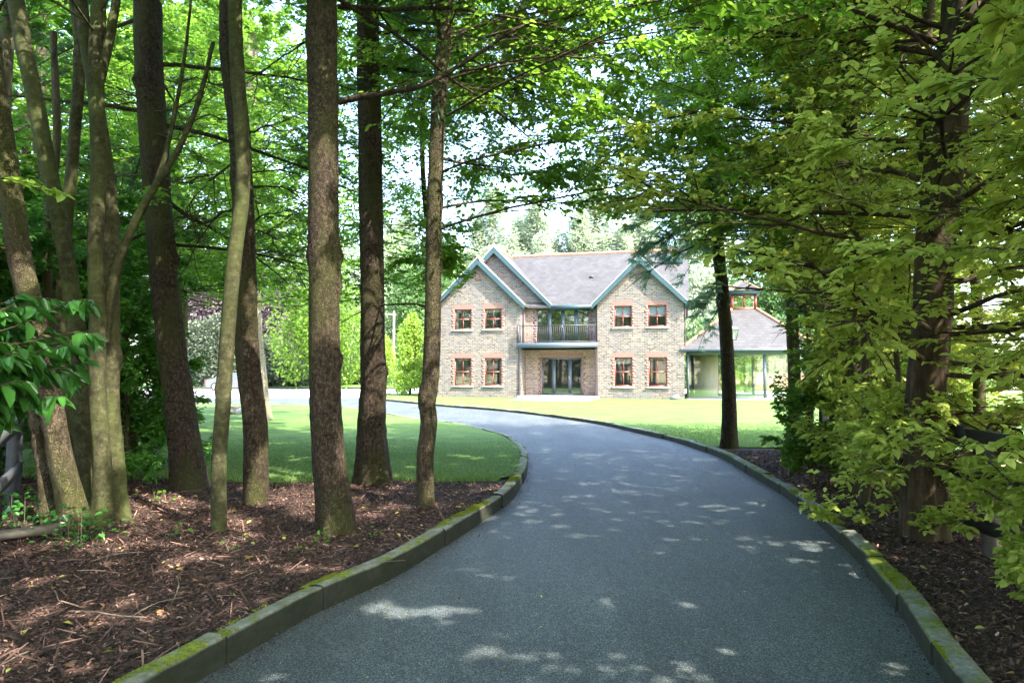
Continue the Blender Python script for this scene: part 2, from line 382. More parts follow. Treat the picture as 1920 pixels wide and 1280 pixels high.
    M['lf_thuja'] = m_leaf('thuja_spray', (.15, .26, .03), (.30, .44, .07), (.4, .55, .08), .4)
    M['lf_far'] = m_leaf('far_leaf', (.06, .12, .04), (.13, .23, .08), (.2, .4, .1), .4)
    # barks
    M['bk_conifer'] = m_bark('conifer_bark', (.024, .017, .011), (.07, .05, .034), (.18, .13, .095), .32, 1.6, bump=1.)
    M['bk_beech'] = m_bark('green_smooth_bark', (.018, .018, .008), (.04, .039, .017), (.09, .085, .045), .34, 1.2, (.06, .075, .02), .5, .5, True)
    M['bk_old'] = m_bark('old_rough_bark', (.035, .026, .016), (.09, .068, .042), (.18, .14, .10), .36, 2.2, (.085, .09, .028), 1., .8)
    M['bk_dark'] = m_bark('dark_beech_bark', (.03, .026, .016), (.07, .058, .036), (.12, .095, .06), .35, 4., (.05, .055, .015), .5, .5, True)
    M['bk_right'] = m_bark('fluted_beech_bark', (.014, .010, .006), (.042, .028, .016), (.10, .066, .036), .25, 6., (.055, .055, .016), .6, .4, True)
    M['bk_lichen'] = m_bark('lichen_bark', (.16, .13, .08), (.32, .28, .20), (.50, .46, .38), .3, 2., (.20, .19, .07), .8)
mk_mats()

# ------------------------------------------------------------------ ground survey
rng0 = np.random.default_rng(7)
KL = [(-2.25, 1.2), (-2.0, 2.2), (-1.63, 3.5), (-1.29, 4.57), (-.87, 5.48), (-.48, 6.78), (-.17, 7.8), (.05, 8.87), (.21, 10.4), (.27, 11.8), (.26, 13.2), (.13, 14.8), (-.08, 16.65)]
KL2 = [(-.45, 17.9), (-1.44, 20.5), (-2.3, 21.7), (-3.4, 23.3), (-5.2, 26.5), (-8, 31.0), (-11.9, 33), (-16, 33.6), (-24, 34)]
KR = [(1.55, 1.2), (1.8, 2.2), (2.24, 3.66), (2.6, 4.7), (2.94, 6.0), (3.28, 7.7), (3.52, 9.2), (3.65, 10.6), (3.8, 12.2), (3.8, 13.65), (3.6, 15.8), (3.2, 17.8), (2.53, 20.6), (1.17, 24.1), (-.6, 27.4), (-3.3, 31), (-7.06, 37.2), (-8.2, 40.5), (-8.3, 46)]
def p2(pts, n): 
    a = smooth_path([(x, y, 0) for x, y in pts], n); return a[:, :2]
kl = p2(KL + KL2, 400); kr = p2(KR, 300)
def kz(y): # height of the soil behind the left kerb
    t = np.clip((np.asarray(y, float) - 11) / 7.0, 0, 1); return .13 * (1 - t * t * (3 - 2 * t)) + .012
def rz_(y):
    t = np.clip((np.asarray(y, float) - 10) / 15., 0, 1); return .11 - .03 * t
def in_poly(x, y, poly):
    x = np.asarray(x); y = np.asarray(y); c = np.zeros(x.shape, bool); n = len(poly)
    for i in range(n):
        x0, y0 = poly[i]; x1, y1 = poly[(i + 1) % n]
        k = ((y0 > y) != (y1 > y)) & (x < (x1 - x0) * (y - y0) / ((y1 - y0) if y1 != y0 else 1e-9) + x0); c ^= k
    return c
def sheet(name, poly, step, zf, mat, label_kind='structure', jitter=.0):
    poly = [tuple(map(float, p)) for p in poly]
    xs = [p[0] for p in poly]; ys = [p[1] for p in poly]
    gx, gy = np.meshgrid(np.arange(min(xs), max(xs), step), np.arange(min(ys), max(ys), step)); gx = gx.ravel(); gy = gy.ravel()
    k = in_poly(gx, gy, poly); gx = gx[k]; gy = gy[k]
    vs = [Vector(p) for p in poly] + [Vector((a, b)) for a, b in zip(gx, gy)]
    ed = [(i, (i + 1) % len(poly)) for i in range(len(poly))]
    ov, oe, of, *_ = delaunay_2d_cdt(vs, ed, [], 1, 1e-4)
    V = np.array([(p.x, p.y, 0) for p in ov]); V[:, 2] = zf(V[:, 0], V[:, 1])
    F = [f if (ov[f[1]] - ov[f[0]]).cross(ov[f[2]] - ov[f[0]]) > 0 else f[::-1] for f in of]
    mb = MB(); mb.block(V, np.array(F)); o = mb.build(name, mat, None, True); tag(o, kind=label_kind); return o
def hnoise(x, y, s, seed=0):
    r = np.random.default_rng(seed); out = 0
    for k in range(6):
        a = r.uniform(0, 6.28); f = s * r.uniform(.6, 1.9); out = out + np.sin((x * np.cos(a) + y * np.sin(a)) * f + r.uniform(0, 6.28))
    return out / 6

# base ground reaching the horizon
mb = MB(); mb.block([(-900, -900, -.06), (900, -900, -.06), (900, 1500, -.06), (-900, 1500, -.06)], [(0, 1, 2, 3)])
tag(mb.build('ground', M['field']), kind='structure')
# drive and forecourt
mb = MB(); mb.block([(-60, -12, 0), (14, -12, 0), (14, 24, 0), (-60, 24, 0)], [(0, 1, 2, 3)])
edge = [(4.4, -12), (4.4, 30.9)]
tag(sheet('drive', [(-2.9, -10), (2.2, -10), (4.2, 4), (4.4, 16), (3.0, 22.5), (-3, 31.5), (-7, 38), (-7.9, 41), (-14, 41), (-26, 36), (-14, 32), (-6, 26.3), (-1.8, 19.5), (-.6, 15), (-.4, 9), (-2.2, 3.2)], 1.0, lambda x, y: 0 * x, M['asphalt']), kind='structure')
mb = MB(); mb.block([(-60, 31.5, -.02), (-7.5, 31.5, -.02), (-7.5, 66, -.02), (-60, 66, -.02)], [(0, 1, 2, 3)]); tag(mb.build('forecourt', M['pale_asphalt']), kind='structure')
# the far verge beyond the forecourt
mb = MB(); mb.block([(-70, 61, .05), (-9, 61, .05), (-9, 100, .05), (-70, 100, .05)], [(0, 1, 2, 3)]); tag(mb.build('far_lawn', M['lawn']), kind='structure')

KW = .135
def off(path, d):
    t = np.gradient(path, axis=0); t /= np.linalg.norm(t, axis=1, keepdims=True); n = np.stack([-t[:, 1], t[:, 0]], 1); return path + n * d
klo = off(kl, KW); kro = off(kr, -KW)       # outer edges
iB = int(np.argmin(np.abs(kl[:, 1] - 9.75)))
bedline = [(-.4, 9.35), (-1.1, 9.35), (-1.9, 9.2), (-2.8, 9.25), (-3.7, 9.3), (-4.6, 9.3), (-5.6, 9.0), (-7, 9.5), (-9.5, 10.5), (-14, 11), (-20, 11)]
front = [tuple(p) for p in klo if p[1] < 9.45]
front_s = front[::5] + [front[-1]]
bed_poly = [(-20, -9), (-3.0, -9)] + front_s + bedline
zl = lambda x, y: kz(y) - .025 + .022 * hnoise(x, y, 3.1, 3) + .012 * hnoise(x, y, 11, 5) + .10 * np.clip((-x - 3.5) / 5, 0, 1)
sheet('mulch_bed', bed_poly, .14, zl, M['mulch'])
rest = [tuple(p) for p in klo if p[1] >= 9.45][::5]
lawn_poly = [rest[0]] + rest[1:] + [(-30, 34.2), (-30, 11)] + bedline[::-1]
# clean duplicates
zlawn = lambda x, y: kz(y) + .004 + .008 * hnoise(x, y, 1.1, 8) + .10 * np.clip((-x - 3.5) / 5, 0, 1) * np.clip((14 - y) / 4, 0, 1)
sheet('lawn', lawn_poly, .6, zlawn, M['lawn'])
# right side
fr = [tuple(p) for p in kro if p[1] < 13.5][::5]; fr2 = [tuple(p) for p in kro if p[1] >= 13.5][::5]
bedR = [(4.3, 13.55), (5.2, 13.5), (6.2, 13.3), (7.2, 12.8)]
rb_poly = [(2.2, -9)] + fr + [(3.95, 13.5)] + bedR + [(7.2, 10), (6.4, 8), (5.9, 5), (6.4, 0), (8, -9)]
zr = lambda x, y: rz_(y) - .02 + .02 * hnoise(x, y, 3.3, 13) + .012 * hnoise(x, y, 12, 15)
sheet('mulch_bed.001', rb_poly, .14, zr, M['mulch'])
rl_poly = [(3.95, 13.5)] + fr2 + [(-6.0, 46), (40, 46), (40, 14)] + [(7.2, 12.8)] + bedR[::-1][1:]
sheet('lawn.001', rl_poly, .7, lambda x, y: rz_(y) + .006 * hnoise(x, y, 1.2, 9), M['lawn'])

def kerb(path, side, hf, name, n_len=.9, seed=1):
    """blocks laid end to end; path = foot on the drive side; side = +1 the soil lies to the left"""
    rg = np.random.default_rng(seed); d = np.r_[0, np.cumsum(np.linalg.norm(np.diff(path, axis=0), axis=1))]
    mb = MB(); s = 0
    while s < d[-1] - .2:
        e = min(s + n_len - .010, d[-1]); q = np.linspace(s, e, 9)
        cx = np.interp(q, d, path[:, 0]); cy = np.interp(q, d, path[:, 1])
        t = np.stack([np.gradient(cx), np.gradient(cy)], 1); t /= np.linalg.norm(t, axis=1, keepdims=True)
        nn = np.stack([-t[:, 1], t[:, 0]], 1) * side
        o_ = rg.normal(0, .009); lift = rg.normal(0, .006); tilt = rg.normal(0, .010)
        H = hf(cy) + lift
        prof = [(0, -.08), (0, None, -.028), (.007, None, -.010), (.022, None, 0), (KW * .5, None, .002), (KW - .016, None, 0), (KW - .003, None, -.012), (KW, -.08)]
        rows = []
        for k_, pr in enumerate(prof):
            x_ = pr[0]; z_ = np.full(9, pr[1]) if pr[1] is not None else H + pr[2] + rg.normal(0, .0022, 9) + tilt * x_ / KW
            jx = rg.normal(0, .0018, 9)
            rows.append(np.stack([cx + nn[:, 0] * (x_ + o_ + jx), cy + nn[:, 1] * (x_ + o_ + jx), z_], 1))
        V = np.stack(rows, 1).reshape(-1, 3); m = len(prof); F = []
        for i in range(8):
            for j in range(m - 1):
                f = (i * m + j, (i + 1) * m + j, (i + 1) * m + j + 1, i * m + j + 1); F.append(f[::-1] if side > 0 else f)
        mb.block(V, F); mb.ngon(V[:m] if side < 0 else V[:m][::-1]); mb.ngon(V[-m:][::-1] if side < 0 else V[-m:])
        s = e + .006
    return tag(mb.build(name, M['kerb']), kind='structure')
kerb(kl, 1, lambda y: np.clip(kz(y) + .02, .022, .2), 'kerb', seed=3)
kerb(kr, -1, lambda y: rz_(y) + .018, 'kerb.001', seed=5)
far_k = p2([(-40, 61), (-22, 61.0), (-9.2, 60.6)], 60)
kerb(far_k, 1, lambda y: .12 + 0 * y, 'kerb.002', 2.0, 7)

# ------------------------------------------------------------------ foliage machinery
TOPU = [-200, 0, 120, 200, 330, 430, 500, 560, 640, 700, 760, 800, 830, 880, 905, 960, 1000, 1100, 1200, 1250, 1300, 1340, 1400, 1440, 1474, 1492, 1516, 1560, 1650, 1780, 1900, 2100, 2400]
TOPV = [1000, 980, 900, 760, 540, 560, 572, 578, 590, 585, 560, 560, 530, 560, 425, 372, 392, 400, 408, 440, 520, 522, 518, 535, 560, 760, 880, 930, 960, 1000, 1100, 1350, 1500]
def blocked(P, rg, dmin=None, soft=22, extra=0):
    """True for twigs that would hang across the view of the house, the lawns or the near trunks"""
    u, v, d = project(P)
    lim = np.interp(u, TOPU, TOPV) + extra * (u < 1350) + rg.uniform(0, min(extra, 60)+.01, u.shape) * (u >= 1350) + rg.normal(0, soft, u.shape)
    bad = (d > .1) & (u > -150) & (u < 2100) & (v > lim) & (v < 1500)
    dm = np.interp(u, [-300, 620, 660, 1000, 1300, 1480, 1700, 2200], [10.2, 10.2, 7.2, 6.6, 5.5, 4.2, 3.0, 2.2]) if dmin is None else dmin
    bad |= (d > -1.) & (d < dm) & (u > -250) & (u < 2200) & (v > -60)
    bad |= (np.linalg.norm(np.asarray(P) - np.array([0, 0, EYE]), axis=-1) < 1.9)
    return bad
# gaps in the canopy: where a sun fleck was seen or is added, leaves on the line to the sun are left out of the crowns
SUNG = np.array(SUN_DIR[:]); GX0, GY0, GS = -14., -2., .04
GAP = np.zeros((int(34 / GS), int(30 / GS)), bool)
def gap(P, r):
    q = np.array(P, float)[:3] - SUNG * (P[2] / SUNG[2]); i = (q[1] - GY0) / GS; j = (q[0] - GX0) / GS; k = int(r / GS) + 2
    i0, j0 = int(i), int(j)
    if i0 < k or j0 < k or i0 > GAP.shape[0] - k - 1 or j0 > GAP.shape[1] - k - 1: return
    yy, xx = np.mgrid[-k:k + 1, -k:k + 1]; GAP[i0 - k:i0 + k + 1, j0 - k:j0 + k + 1] |= (xx * xx + yy * yy) * GS * GS < r * r
def in_gap(P):
    q = P - SUNG * (P[:, 2:3] / SUNG[2]); i = ((q[:, 1] - GY0) / GS).astype(int); j = ((q[:, 0] - GX0) / GS).astype(int)
    ok = (i >= 0) & (j >= 0) & (i < GAP.shape[0]) & (j < GAP.shape[1]); return ok & GAP[np.clip(i, 0, GAP.shape[0] - 1), np.clip(j, 0, GAP.shape[1] - 1)]
rgg = np.random.default_rng(77)
FL = [(735,1140,46),(760,1150,40),(790,1145,36),(700,1140,22),(850,1150,34),(885,1140,22),(745,1118,20),(815,1130,18),(530,1230,22),(925,1215,26),(950,1225,20),(900,1222,26),(1000,1222,20),(1040,1220,20),(1055,1247,22),(1155,1255,18),(910,1180,16),(1085,1125,14),(1140,1120,16),(1290,1125,20),(1175,1105,11),(1255,1140,14),(920,1075,14),(1095,1000,20),(1130,1000,12),(1230,1033,14),(1190,1063,12),(1380,1125,12),(1035,945,13),(1130,903,26),(1170,900,20),(1050,893,16),(1240,855,22),(1330,860,26),(1180,842,20),(1100,850,20),(1060,880,14),(1250,870,16),(1300,873,18),(1350,885,16),(1010,810,20),(1060,805,16),(930,812,18),(1110,815,15),(1190,830,12),(1000,900,20),(985,960,14),(870,1050,10),
      (560,1075,36),(600,1070,24),(350,1050,34),(400,1045,26),(320,1065,26),(480,1055,24),(430,1145,22),(290,1150,26),(85,1090,28),(20,1100,25),(190,1095,15),(170,1150,20),(230,1130,28),(270,972,36),(240,978,26),(520,940,28),(545,935,24),(690,965,16),(640,1025,14),(880,925,20),(740,915,16),(270,1165,22),(15,1130,22),(60,1160,16),(150,1020,16),(420,1100,18),(360,1180,14),(500,1120,14),(120,1210,16),(60,1240,18),(330,960,18),(450,985,16),(560,960,18)]
for u, v, r in FL:
    g_ = G(u, v, .02 if u > 620 and v > 800 and not (u < 760 and v < 1030) else .12); s_ = r * g_.y / 1280 * .8
    s_ = s_ * 1.05 + .02 if g_.z > .05 else s_ * 1.15 + .01
    for _ in range(3): gap((g_.x + rgg.normal(0, s_ * .45), g_.y + rgg.normal(0, s_ * .5), g_.z), s_ * rgg.uniform(.6, 1.0))
for _ in range(70):
    v = rgg.uniform(800, 1270); u = rgg.uniform(np.interp(v, [800, 900, 1000, 1280], [960, 990, 860, 420]), np.interp(v, [800, 900, 1000, 1280], [1180, 1390, 1540, 1740])); g_ = G(u, v, 0); gap(g_, rgg.uniform(.035, .075))
for u, v, r in [(880, 860, 30), (850, 872, 26), (915, 868, 16), (700, 806, 26), (760, 815, 24), (560, 800, 30), (540, 830, 22), (720, 840, 20), (900, 835, 16), (530, 866, 22), (860, 812, 18), (660, 868, 16), (400, 800, 26), (560, 890, 18), (770, 884, 20)]:
    g_ = G(u, v, .1)
    for q_ in range(4): gap((g_.x + rgg.normal(0, r * g_.y / 1280), g_.y + rgg.normal(0, .2), .1), r * g_.y / 1280 * .55)
for _ in range(46):
    v = rgg.uniform(930, 1270); u = rgg.uniform(0, np.interp(v, [930, 1050, 1280], [850, 620, 200])); g_ = G(u, v, .1); gap(g_, rgg.uniform(.04, .09))
for u, v, y, r in [(478, 600, 8, .13), (476, 630, 8, .13), (480, 660, 8, .13), (472, 680, 8, .12), (618, 232, 6.2, .09), (612, 262, 6.2, .10), (604, 330, 6.2, .08), (610, 352, 6.2, .09), (614, 388, 6.2, .09), (604, 402, 6.2, .08), (628, 505, 6.2, .07), (697, 560, 9.1, .09), (700, 598, 9.1, .08), (697, 640, 9.1, .07), (700, 700, 9.1, .12), (704, 735, 9.1, .12), (702, 762, 9.1, .11), (802, 745, 7.7, .09), (806, 930, 7.7, .08), (806, 600, 7.7, .07), (150, 938, 6.6, .12), (182, 930, 6.6, .10), (140, 965, 6.6, .08), (105, 790, 6.6, .08), (188, 700, 6.6, .08), (1360, 820, 13.8, .1), (1368, 800, 13.8, .1), (1355, 590, 13.8, .08), (40, 560, 6.6, .08), (482, 905, 8, .08), (625, 960, 6.2, .06)]:
    gap(AT(u, v, y - .12), r * 1.4 + .03)
for _ in range(420):  # random gaps added so sun flecks brighten the right bank leaves
    gap((rgg.uniform(3.1, 5.8), rgg.uniform(3.8, 11.5), rgg.uniform(1.0, 6)), rgg.uniform(.06, .13))
def spawn(P, K, t0, t1, L, ang, rg, up=0., wob=.08, n=5, flat=.4, taper=.5):
    B = len(P); idx = np.repeat(np.arange(B), K); N = len(idx)
    t = rg.uniform(t0, t1, N); p, T = along(P, idx, t)
    r = nrm(rg.normal(size=(N, 3))); pe = nrm(r - (r * T).sum(1, keepdims=True) * T)
    pe[:, 2] *= (1 - flat); pe = nrm(pe)
    a = rg.normal(ang, .18, N)[:, None]; d = np.cos(a) * T + np.sin(a) * pe; d[:, 2] *= (1 - flat * .6); d = nrm(d)
    Ls = (L if np.isscalar(L) else L[idx]) * rg.uniform(.55, 1.2, N) * (1 - taper * t)
    s = np.linspace(0, 1, n)[None, :, None]
    Q = p[:, None, :] + d[:, None, :] * s * Ls[:, None, None]
    Q[:, :, 2] += up * (s[..., 0] ** 2) * Ls[:, None]
    w = np.cumsum(rg.normal(0, wob, (N, n, 3)), axis=1) * (Ls[:, None, None] / n); w[:, 0] = 0
    return Q + w, idx, t
LEAF6 = np.array([(0, 0), (.34, .5), (.72, .36), (1, 0), (.72, -.36), (.34, -.5)])
def leaves(tw, k, size, rg, ang=.9, droop=.15, aspect=.62, jit=.85, simple=False, fold=.12, tn=.5, width=None):
    B = len(tw); idx = np.repeat(np.arange(B), k); N = len(idx)
    if N == 0: return np.zeros((0, 3)), np.zeros((0, 4), int), np.zeros(0)
    t = (np.tile(np.arange(k), B) + rg.uniform(.1, .9, N)) / k; p, T = along(tw, idx, t)
    z = np.array([0, 0, 1.]); sd_ = nrm(np.cross(T, z) + 1e-6); sg = np.where(np.tile(np.arange(k), B) % 2, 1., -1.)[:, None]
    a = rg.normal(ang, .2, N)[:, None]
    d = T * np.cos(a) + sd_ * sg * np.sin(a) + rg.normal(0, jit * .5, (N, 3)); d[:, 2] -= droop; d = nrm(d)
    nn = z + rg.normal(0, jit, (N, 3)); s2 = nrm(np.cross(nn, d)); nn = np.cross(d, s2)
    S = (size * rg.uniform(.45, 1.3, N))[:, None]
    W = S * aspect
    tone = np.clip(rg.normal(.45, .24, N) + rg.normal(0, .2, B)[idx], 0, 1)
    if simple:
        V = np.stack([p, p + d * S * .5 + s2 * W * .5, p + d * S, p + d * S * .5 - s2 * W * .5 + nn * S * .06], 1)
        F = np.arange(N * 4).reshape(N, 4); return V.reshape(-1, 3), F, tone
    V = np.stack([p + d * S * x + s2 * W * y + nn * (S * fold * abs(y) * 2 - S * .12 * x * x) for x, y in LEAF6], 1)
    b = np.arange(N)[:, None] * 6
    F = np.concatenate([b + np.array([[0, 1, 2, 3]]), b + np.array([[0, 3, 4, 5]])], 0)
    return V.reshape(-1, 3), F, np.concatenate([tone, tone])
def trunk_mesh(mb, pts, r0, r1, rg, n=70, k=26, flare=.55, lump=.06, knots=10, ribs=0):
    P = smooth_path(pts, n); L = np.r_[0, np.cumsum(np.linalg.norm(np.diff(P, axis=0), axis=1))]; H = L[-1]
    P = P + np.cumsum(rg.normal(0, .0035, P.shape), 0) * np.array([1, 1, 0]) * min(1, r0 * 5)
    r = r0 + (r1 - r0) * (L / H) ** .9
    th = np.arange(k) * 2 * np.pi / k
    mod = np.ones((n, k)); ph = rg.uniform(0, 6.28, 8)
    for q in range(1, 6): mod += lump / q * np.sin(q * th[None] + ph[q % 8] + L[:, None] * rg.uniform(-1.6, 1.6)) * rg.uniform(.5, 1.3)
    mod += lump * .7 * rg.normal(size=(n, k)) * .35
    if ribs: mod += .07 * np.sin(ribs * th[None] + L[:, None] * .5) * (.5 + .5 * np.cos(L[:, None] * .8))
    mod += flare * np.exp(-L[:, None] / (.55 * r0 / .2 + .08)) * (1 + .35 * np.sin(5 * th[None] + ph[0]) + .25 * np.sin(3 * th[None] + ph[1]))
    for _ in range(knots):
        a, h = rg.uniform(0, 6.28), rg.uniform(.1, 1) * H; w = rg.uniform(.03, .09)
        da = np.abs((th[None] - a + np.pi) % (2 * np.pi) - np.pi)
        mod += rg.uniform(.12, .4) * np.exp(-(da / .35) ** 2 - ((L[:, None] - h) / w) ** 2)
    V, F = tubes(P[None], r[None], k, mod[None]); mb.block(V, F); mb.ngon(V[-k:]); return P, r

def grow(root, pts, r0, r1, rg, bark, leaf, prim, sec=(8, .45), twg=(7, .42), lf=(9, .09), tkw={}, dead=0, simple=False, prune=True,
         dmin=None, needles=False, trunk_parts=True, droop=.15, extra=0, twigmesh=True, front=None):
    """trunk + limbs + crown as children of root; world coordinates are shifted to the root"""
    o = np.array(root.location[:])
    mb = MB(); P, r = trunk_mesh(mb, pts, r0, r1, rg, **tkw)
    mb.V = [v - o for v in mb.V]; mb.build('trunk', bark, root, True)
    H = P[-1, 2] - P[0, 2]
    lm = MB()
    nP, h0, Lm, el0, el1 = prim['n'], prim['h0'], prim['L'], prim.get('el0', .1), prim.get('el1', .9)
    t = np.sort(rg.uniform(h0, prim.get('h1', .98), nP)); az = (np.arange(nP) * 2.399 + rg.uniform(0, .9, nP))
    if 'az' in prim: az = prim['az'][0] + rg.uniform(-1, 1, nP) * prim['az'][1]
    p, T = along(P[None], np.zeros(nP, int), t)
    el = el0 + (el1 - el0) * (t - h0) / (1 - h0) + rg.normal(0, .12, nP)
    q = (t - h0) / (1 - h0); Ls = Lm * (np.interp(q, [0, .25, .6, 1], prim.get('prof', [.8, 1, .8, .25]))) * rg.uniform(.7, 1.15, nP)
    d = np.stack([np.cos(az) * np.cos(el), np.sin(az) * np.cos(el), np.sin(el)], 1)
    n = 9; s = np.linspace(0, 1, n)[None, :, None]; B1 = p[:, None] + d[:, None] * s * Ls[:, None, None]
    B1[:, :, 2] += prim.get('bend', .12) * (s[..., 0] ** 2) * Ls[:, None]
    w = np.cumsum(rg.normal(0, .06, (nP, n, 3)), 1) * Ls[:, None, None] / n; w[:, 0] = 0; B1 += w
    if prune:
        bad = np.zeros(nP, bool)
        for q_ in (3, 4, 5, 6, 7, 8): bad |= blocked(B1[:, q_], rg, dmin, soft=8, extra=30 + extra)
        B1 = B1[~bad]; Ls = Ls[~bad]; t1_ = t[~bad]
    else: t1_ = t
    if len(B1) == 0: return
    rb = np.clip(np.interp(t1_, np.linspace(0, 1, len(r)), r) * .20, .005, .036) * np.clip(Ls / Lm, .4, 1)
    lm.block(*tubes(B1, rb[:, None] * np.linspace(1, .18, n)[None], 6))
    B2, i2, t2 = spawn(B1, sec[0], .12, 1., Ls * sec[1], .75, rg, up=prim.get('bend2', .0), n=6, flat=.55)
    if prune:
        k = ~(blocked(B2[:, -1], rg, dmin, extra=25 + extra) | blocked(B2[:, 3], rg, dmin, extra=25 + extra)); B2 = B2[k]; i2 = i2[k]
    r2 = np.clip(rb[i2] * .45, .004, .03)
    if twigmesh: lm.block(*tubes(B2, r2[:, None] * np.linspace(1, .25, 6)[None], 4))
    L2 = np.linalg.norm(B2[:, -1] - B2[:, 0], axis=1)
    B3, i3, t3 = spawn(B2, twg[0], .05, 1., np.maximum(L2 * twg[1], .22), .7, rg, up=-.12, n=4, flat=.4, taper=.3)
    if prune:
        k = ~blocked(B3[:, 2], rg, dmin, extra=extra); B3 = B3[k]
    if twigmesh and not simple: lm.block(*tubes(B3, np.full((len(B3), 4), .0022) * np.linspace(1.2, .5, 4)[None], 3))
    if len(lm.V):
        lm.V = [v - o for v in lm.V]; lm.build('branches', bark, root, True)
    cm = MB()
    if front:
        u_, v_, d_ = project(B3[:, 2]); k = (u_ > front[0]) & (u_ < front[1]) & (d_ < front[2]) & (rg.random(len(B3)) < front[3]); B3 = B3[~k]
        u_, v_, d_ = project(B2[:, 3]); k = (u_ > front[0]) & (u_ < front[1]) & (d_ < front[2]) & (rg.random(len(B2)) < front[3]); B2 = B2[~k]
    tips = np.concatenate([B3, B2[:, 2:]]) if B2.shape[1] - 2 == 4 else B3
    V, F, rr = leaves(tips, int(lf[0]), lf[1], rg, simple=simple, droop=droop, aspect=.09 if needles else .6, ang=.75 if needles else .9, jit=.35 if not needles else .5)
    if len(V):
        kg = ~in_gap(V.reshape(-1, 4 if simple else 6, 3).mean(1)); kg2 = kg if simple else np.concatenate([kg, kg])
        F = F[kg2]; rr = rr[kg2]
        if prune:
            m_ = 4 if simple else 6
            k = ~blocked(V.reshape(-1, m_, 3)[:, 0], rg, dmin, soft=14, extra=8 + extra)[kg]
            if simple: F = F[k]; rr = rr[k]
            else:
                kk = np.concatenate([k, k]); F = F[kk]; rr = rr[kk]
        cm.block(V - o, F, rr); cm.build('crown', leaf, root)
    return P

def GT(u, v, z=.12):
    g = G(u, v, z); return np.array([g.x, g.y, z - .03])
def trunk_pts(samples, depth0, lean=0.0, zbase=.09):
    """photo samples (u,v) read along a trunk whose foot stands at depth0; lean = change of depth per metre of height"""
    out = []
    for i, (u, v) in enumerate(samples):
        y = depth0
        for _ in range(3):
            p = AT(u, v, y); y = depth0 + lean * max(0, p.z)
        out.append((p.x, p.y, zbase if i == 0 else p.z))
    return out
def up_to(pts, top, dx=0, dy=0):
    x, y, z = pts[-1]; a = np.array(pts[-1]) - np.array(pts[-2]); a = a / a[2]
    n = 4
    return pts + [(x + a[0] * (top - z) * k / n * .4 + dx * k / n, y + dy * k / n, z + (top - z) * k / n) for k in range(1, n + 1)]

# ------------------------------------------------------------------ the house (local X along the front, Y into the house)
HOUSE_RZ = R(-14)
HOUSE_LOC = (-4.35, 39.82, .03)
house = thing('brick_house', 'two storey pale brick house with slate roof, teal gable boards and a central balcony', 'house', HOUSE_LOC, HOUSE_RZ)
def holes_wall(mb, X0, X1, Z0, Z1, holes, y, depth=.13, axis='x'):
    xs = sorted({X0, X1, *[h[0] for h in holes], *[h[1] for h in holes]}); zs = sorted({Z0, Z1, *[h[2] for h in holes], *[h[3] for h in holes]})
    P = (lambda a, b, c: (a, c, b))
    for i in range(len(xs) - 1):
        for j in range(len(zs) - 1):
            cx = (xs[i] + xs[i + 1]) / 2; cz = (zs[j] + zs[j + 1]) / 2
            if any(h[0] < cx < h[1] and h[2] < cz < h[3] for h in holes): continue
            mb.ngon([P(xs[i], zs[j], y), P(xs[i + 1], zs[j], y), P(xs[i + 1], zs[j + 1], y), P(xs[i], zs[j + 1], y)])
    for a, b, c, d in holes:
        for q in ([(a, c), (a, d)], [(b, d), (b, c)], [(a, d), (b, d)], [(b, c), (a, c)]):
            (x0, z0), (x1, z1) = q
            mb.ngon([P(x0, z0, y), P(x1, z1, y), P(x1, z1, y + depth), P(x0, z0, y + depth)])
LW = [(1.04, 2.05), (2.87, 3.86)]; RW = [(10.26, 11.2), (12.08, 13.04)]
UZ, DZ = (3.95, 5.12), (.72, 2.30)
EZ = 5.30; RY = 1.2; BACK = 9.2
def front_holes(ws): return [(a, b) + z for a, b in ws for z in (UZ, DZ)]
m = MB(); holes_wall(m, 0, 5.01, -.1, EZ, front_holes(LW), 0)
def vpoly(m, pts, y): m.ngon([(x, y, z) for x, z in pts])
vpoly(m, [(0, EZ), (5.01, EZ), (2.5, 7.85)], 0)
m.ngon([(5.01, 0, -.1), (5.01, RY, -.1), (5.01, RY, EZ), (5.01, 0, EZ)])
m.ngon([(0, BACK, -.1), (0, 0, -.1), (0, 0, EZ), (0, BACK, EZ)])
m.build('wall', M['brick'], house)
m = MB(); holes_wall(m, 9.33, 13.96, -.1, EZ, front_holes(RW), 0)
vpoly(m, [(9.33, EZ), (13.96, EZ), (11.645, 7.62)], 0)
m.ngon([(9.33, RY, -.1), (9.33, 0, -.1), (9.33, 0, EZ), (9.33, RY, EZ)])
m.ngon([(13.96, 0, -.1), (13.96, BACK, -.1), (13.96, BACK, EZ), (13.96, 0, EZ)])
m.build('wall', M['brick'], house)
DU = (5.66, 8.73, 3.2, 5.14); DD = (5.97, 8.27, .2, 2.32)
m = MB(); holes_wall(m, 5.01, 9.33, -.1, 5.25, [DU, DD], RY); m.build('wall', M['brick_warm'], house)
m = MB(); vpoly(m, [(0, 5.25), (6.5, 5.25), (3.15, 8.7)], RY + .006); m.build('wall', M['brick'], house)
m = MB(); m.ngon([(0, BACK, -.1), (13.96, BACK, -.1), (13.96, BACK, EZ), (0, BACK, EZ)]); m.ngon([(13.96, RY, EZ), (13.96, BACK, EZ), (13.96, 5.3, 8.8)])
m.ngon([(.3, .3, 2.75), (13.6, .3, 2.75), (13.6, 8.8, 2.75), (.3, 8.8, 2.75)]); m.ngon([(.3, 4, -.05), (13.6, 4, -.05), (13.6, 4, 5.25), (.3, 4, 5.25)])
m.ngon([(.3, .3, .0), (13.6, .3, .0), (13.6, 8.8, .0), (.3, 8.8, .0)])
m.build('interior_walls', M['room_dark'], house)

roof = MB()
def slab(m, pts, th=.1): m.prism([(x, y, z) for x, y, z in pts], (0, 0, -th))
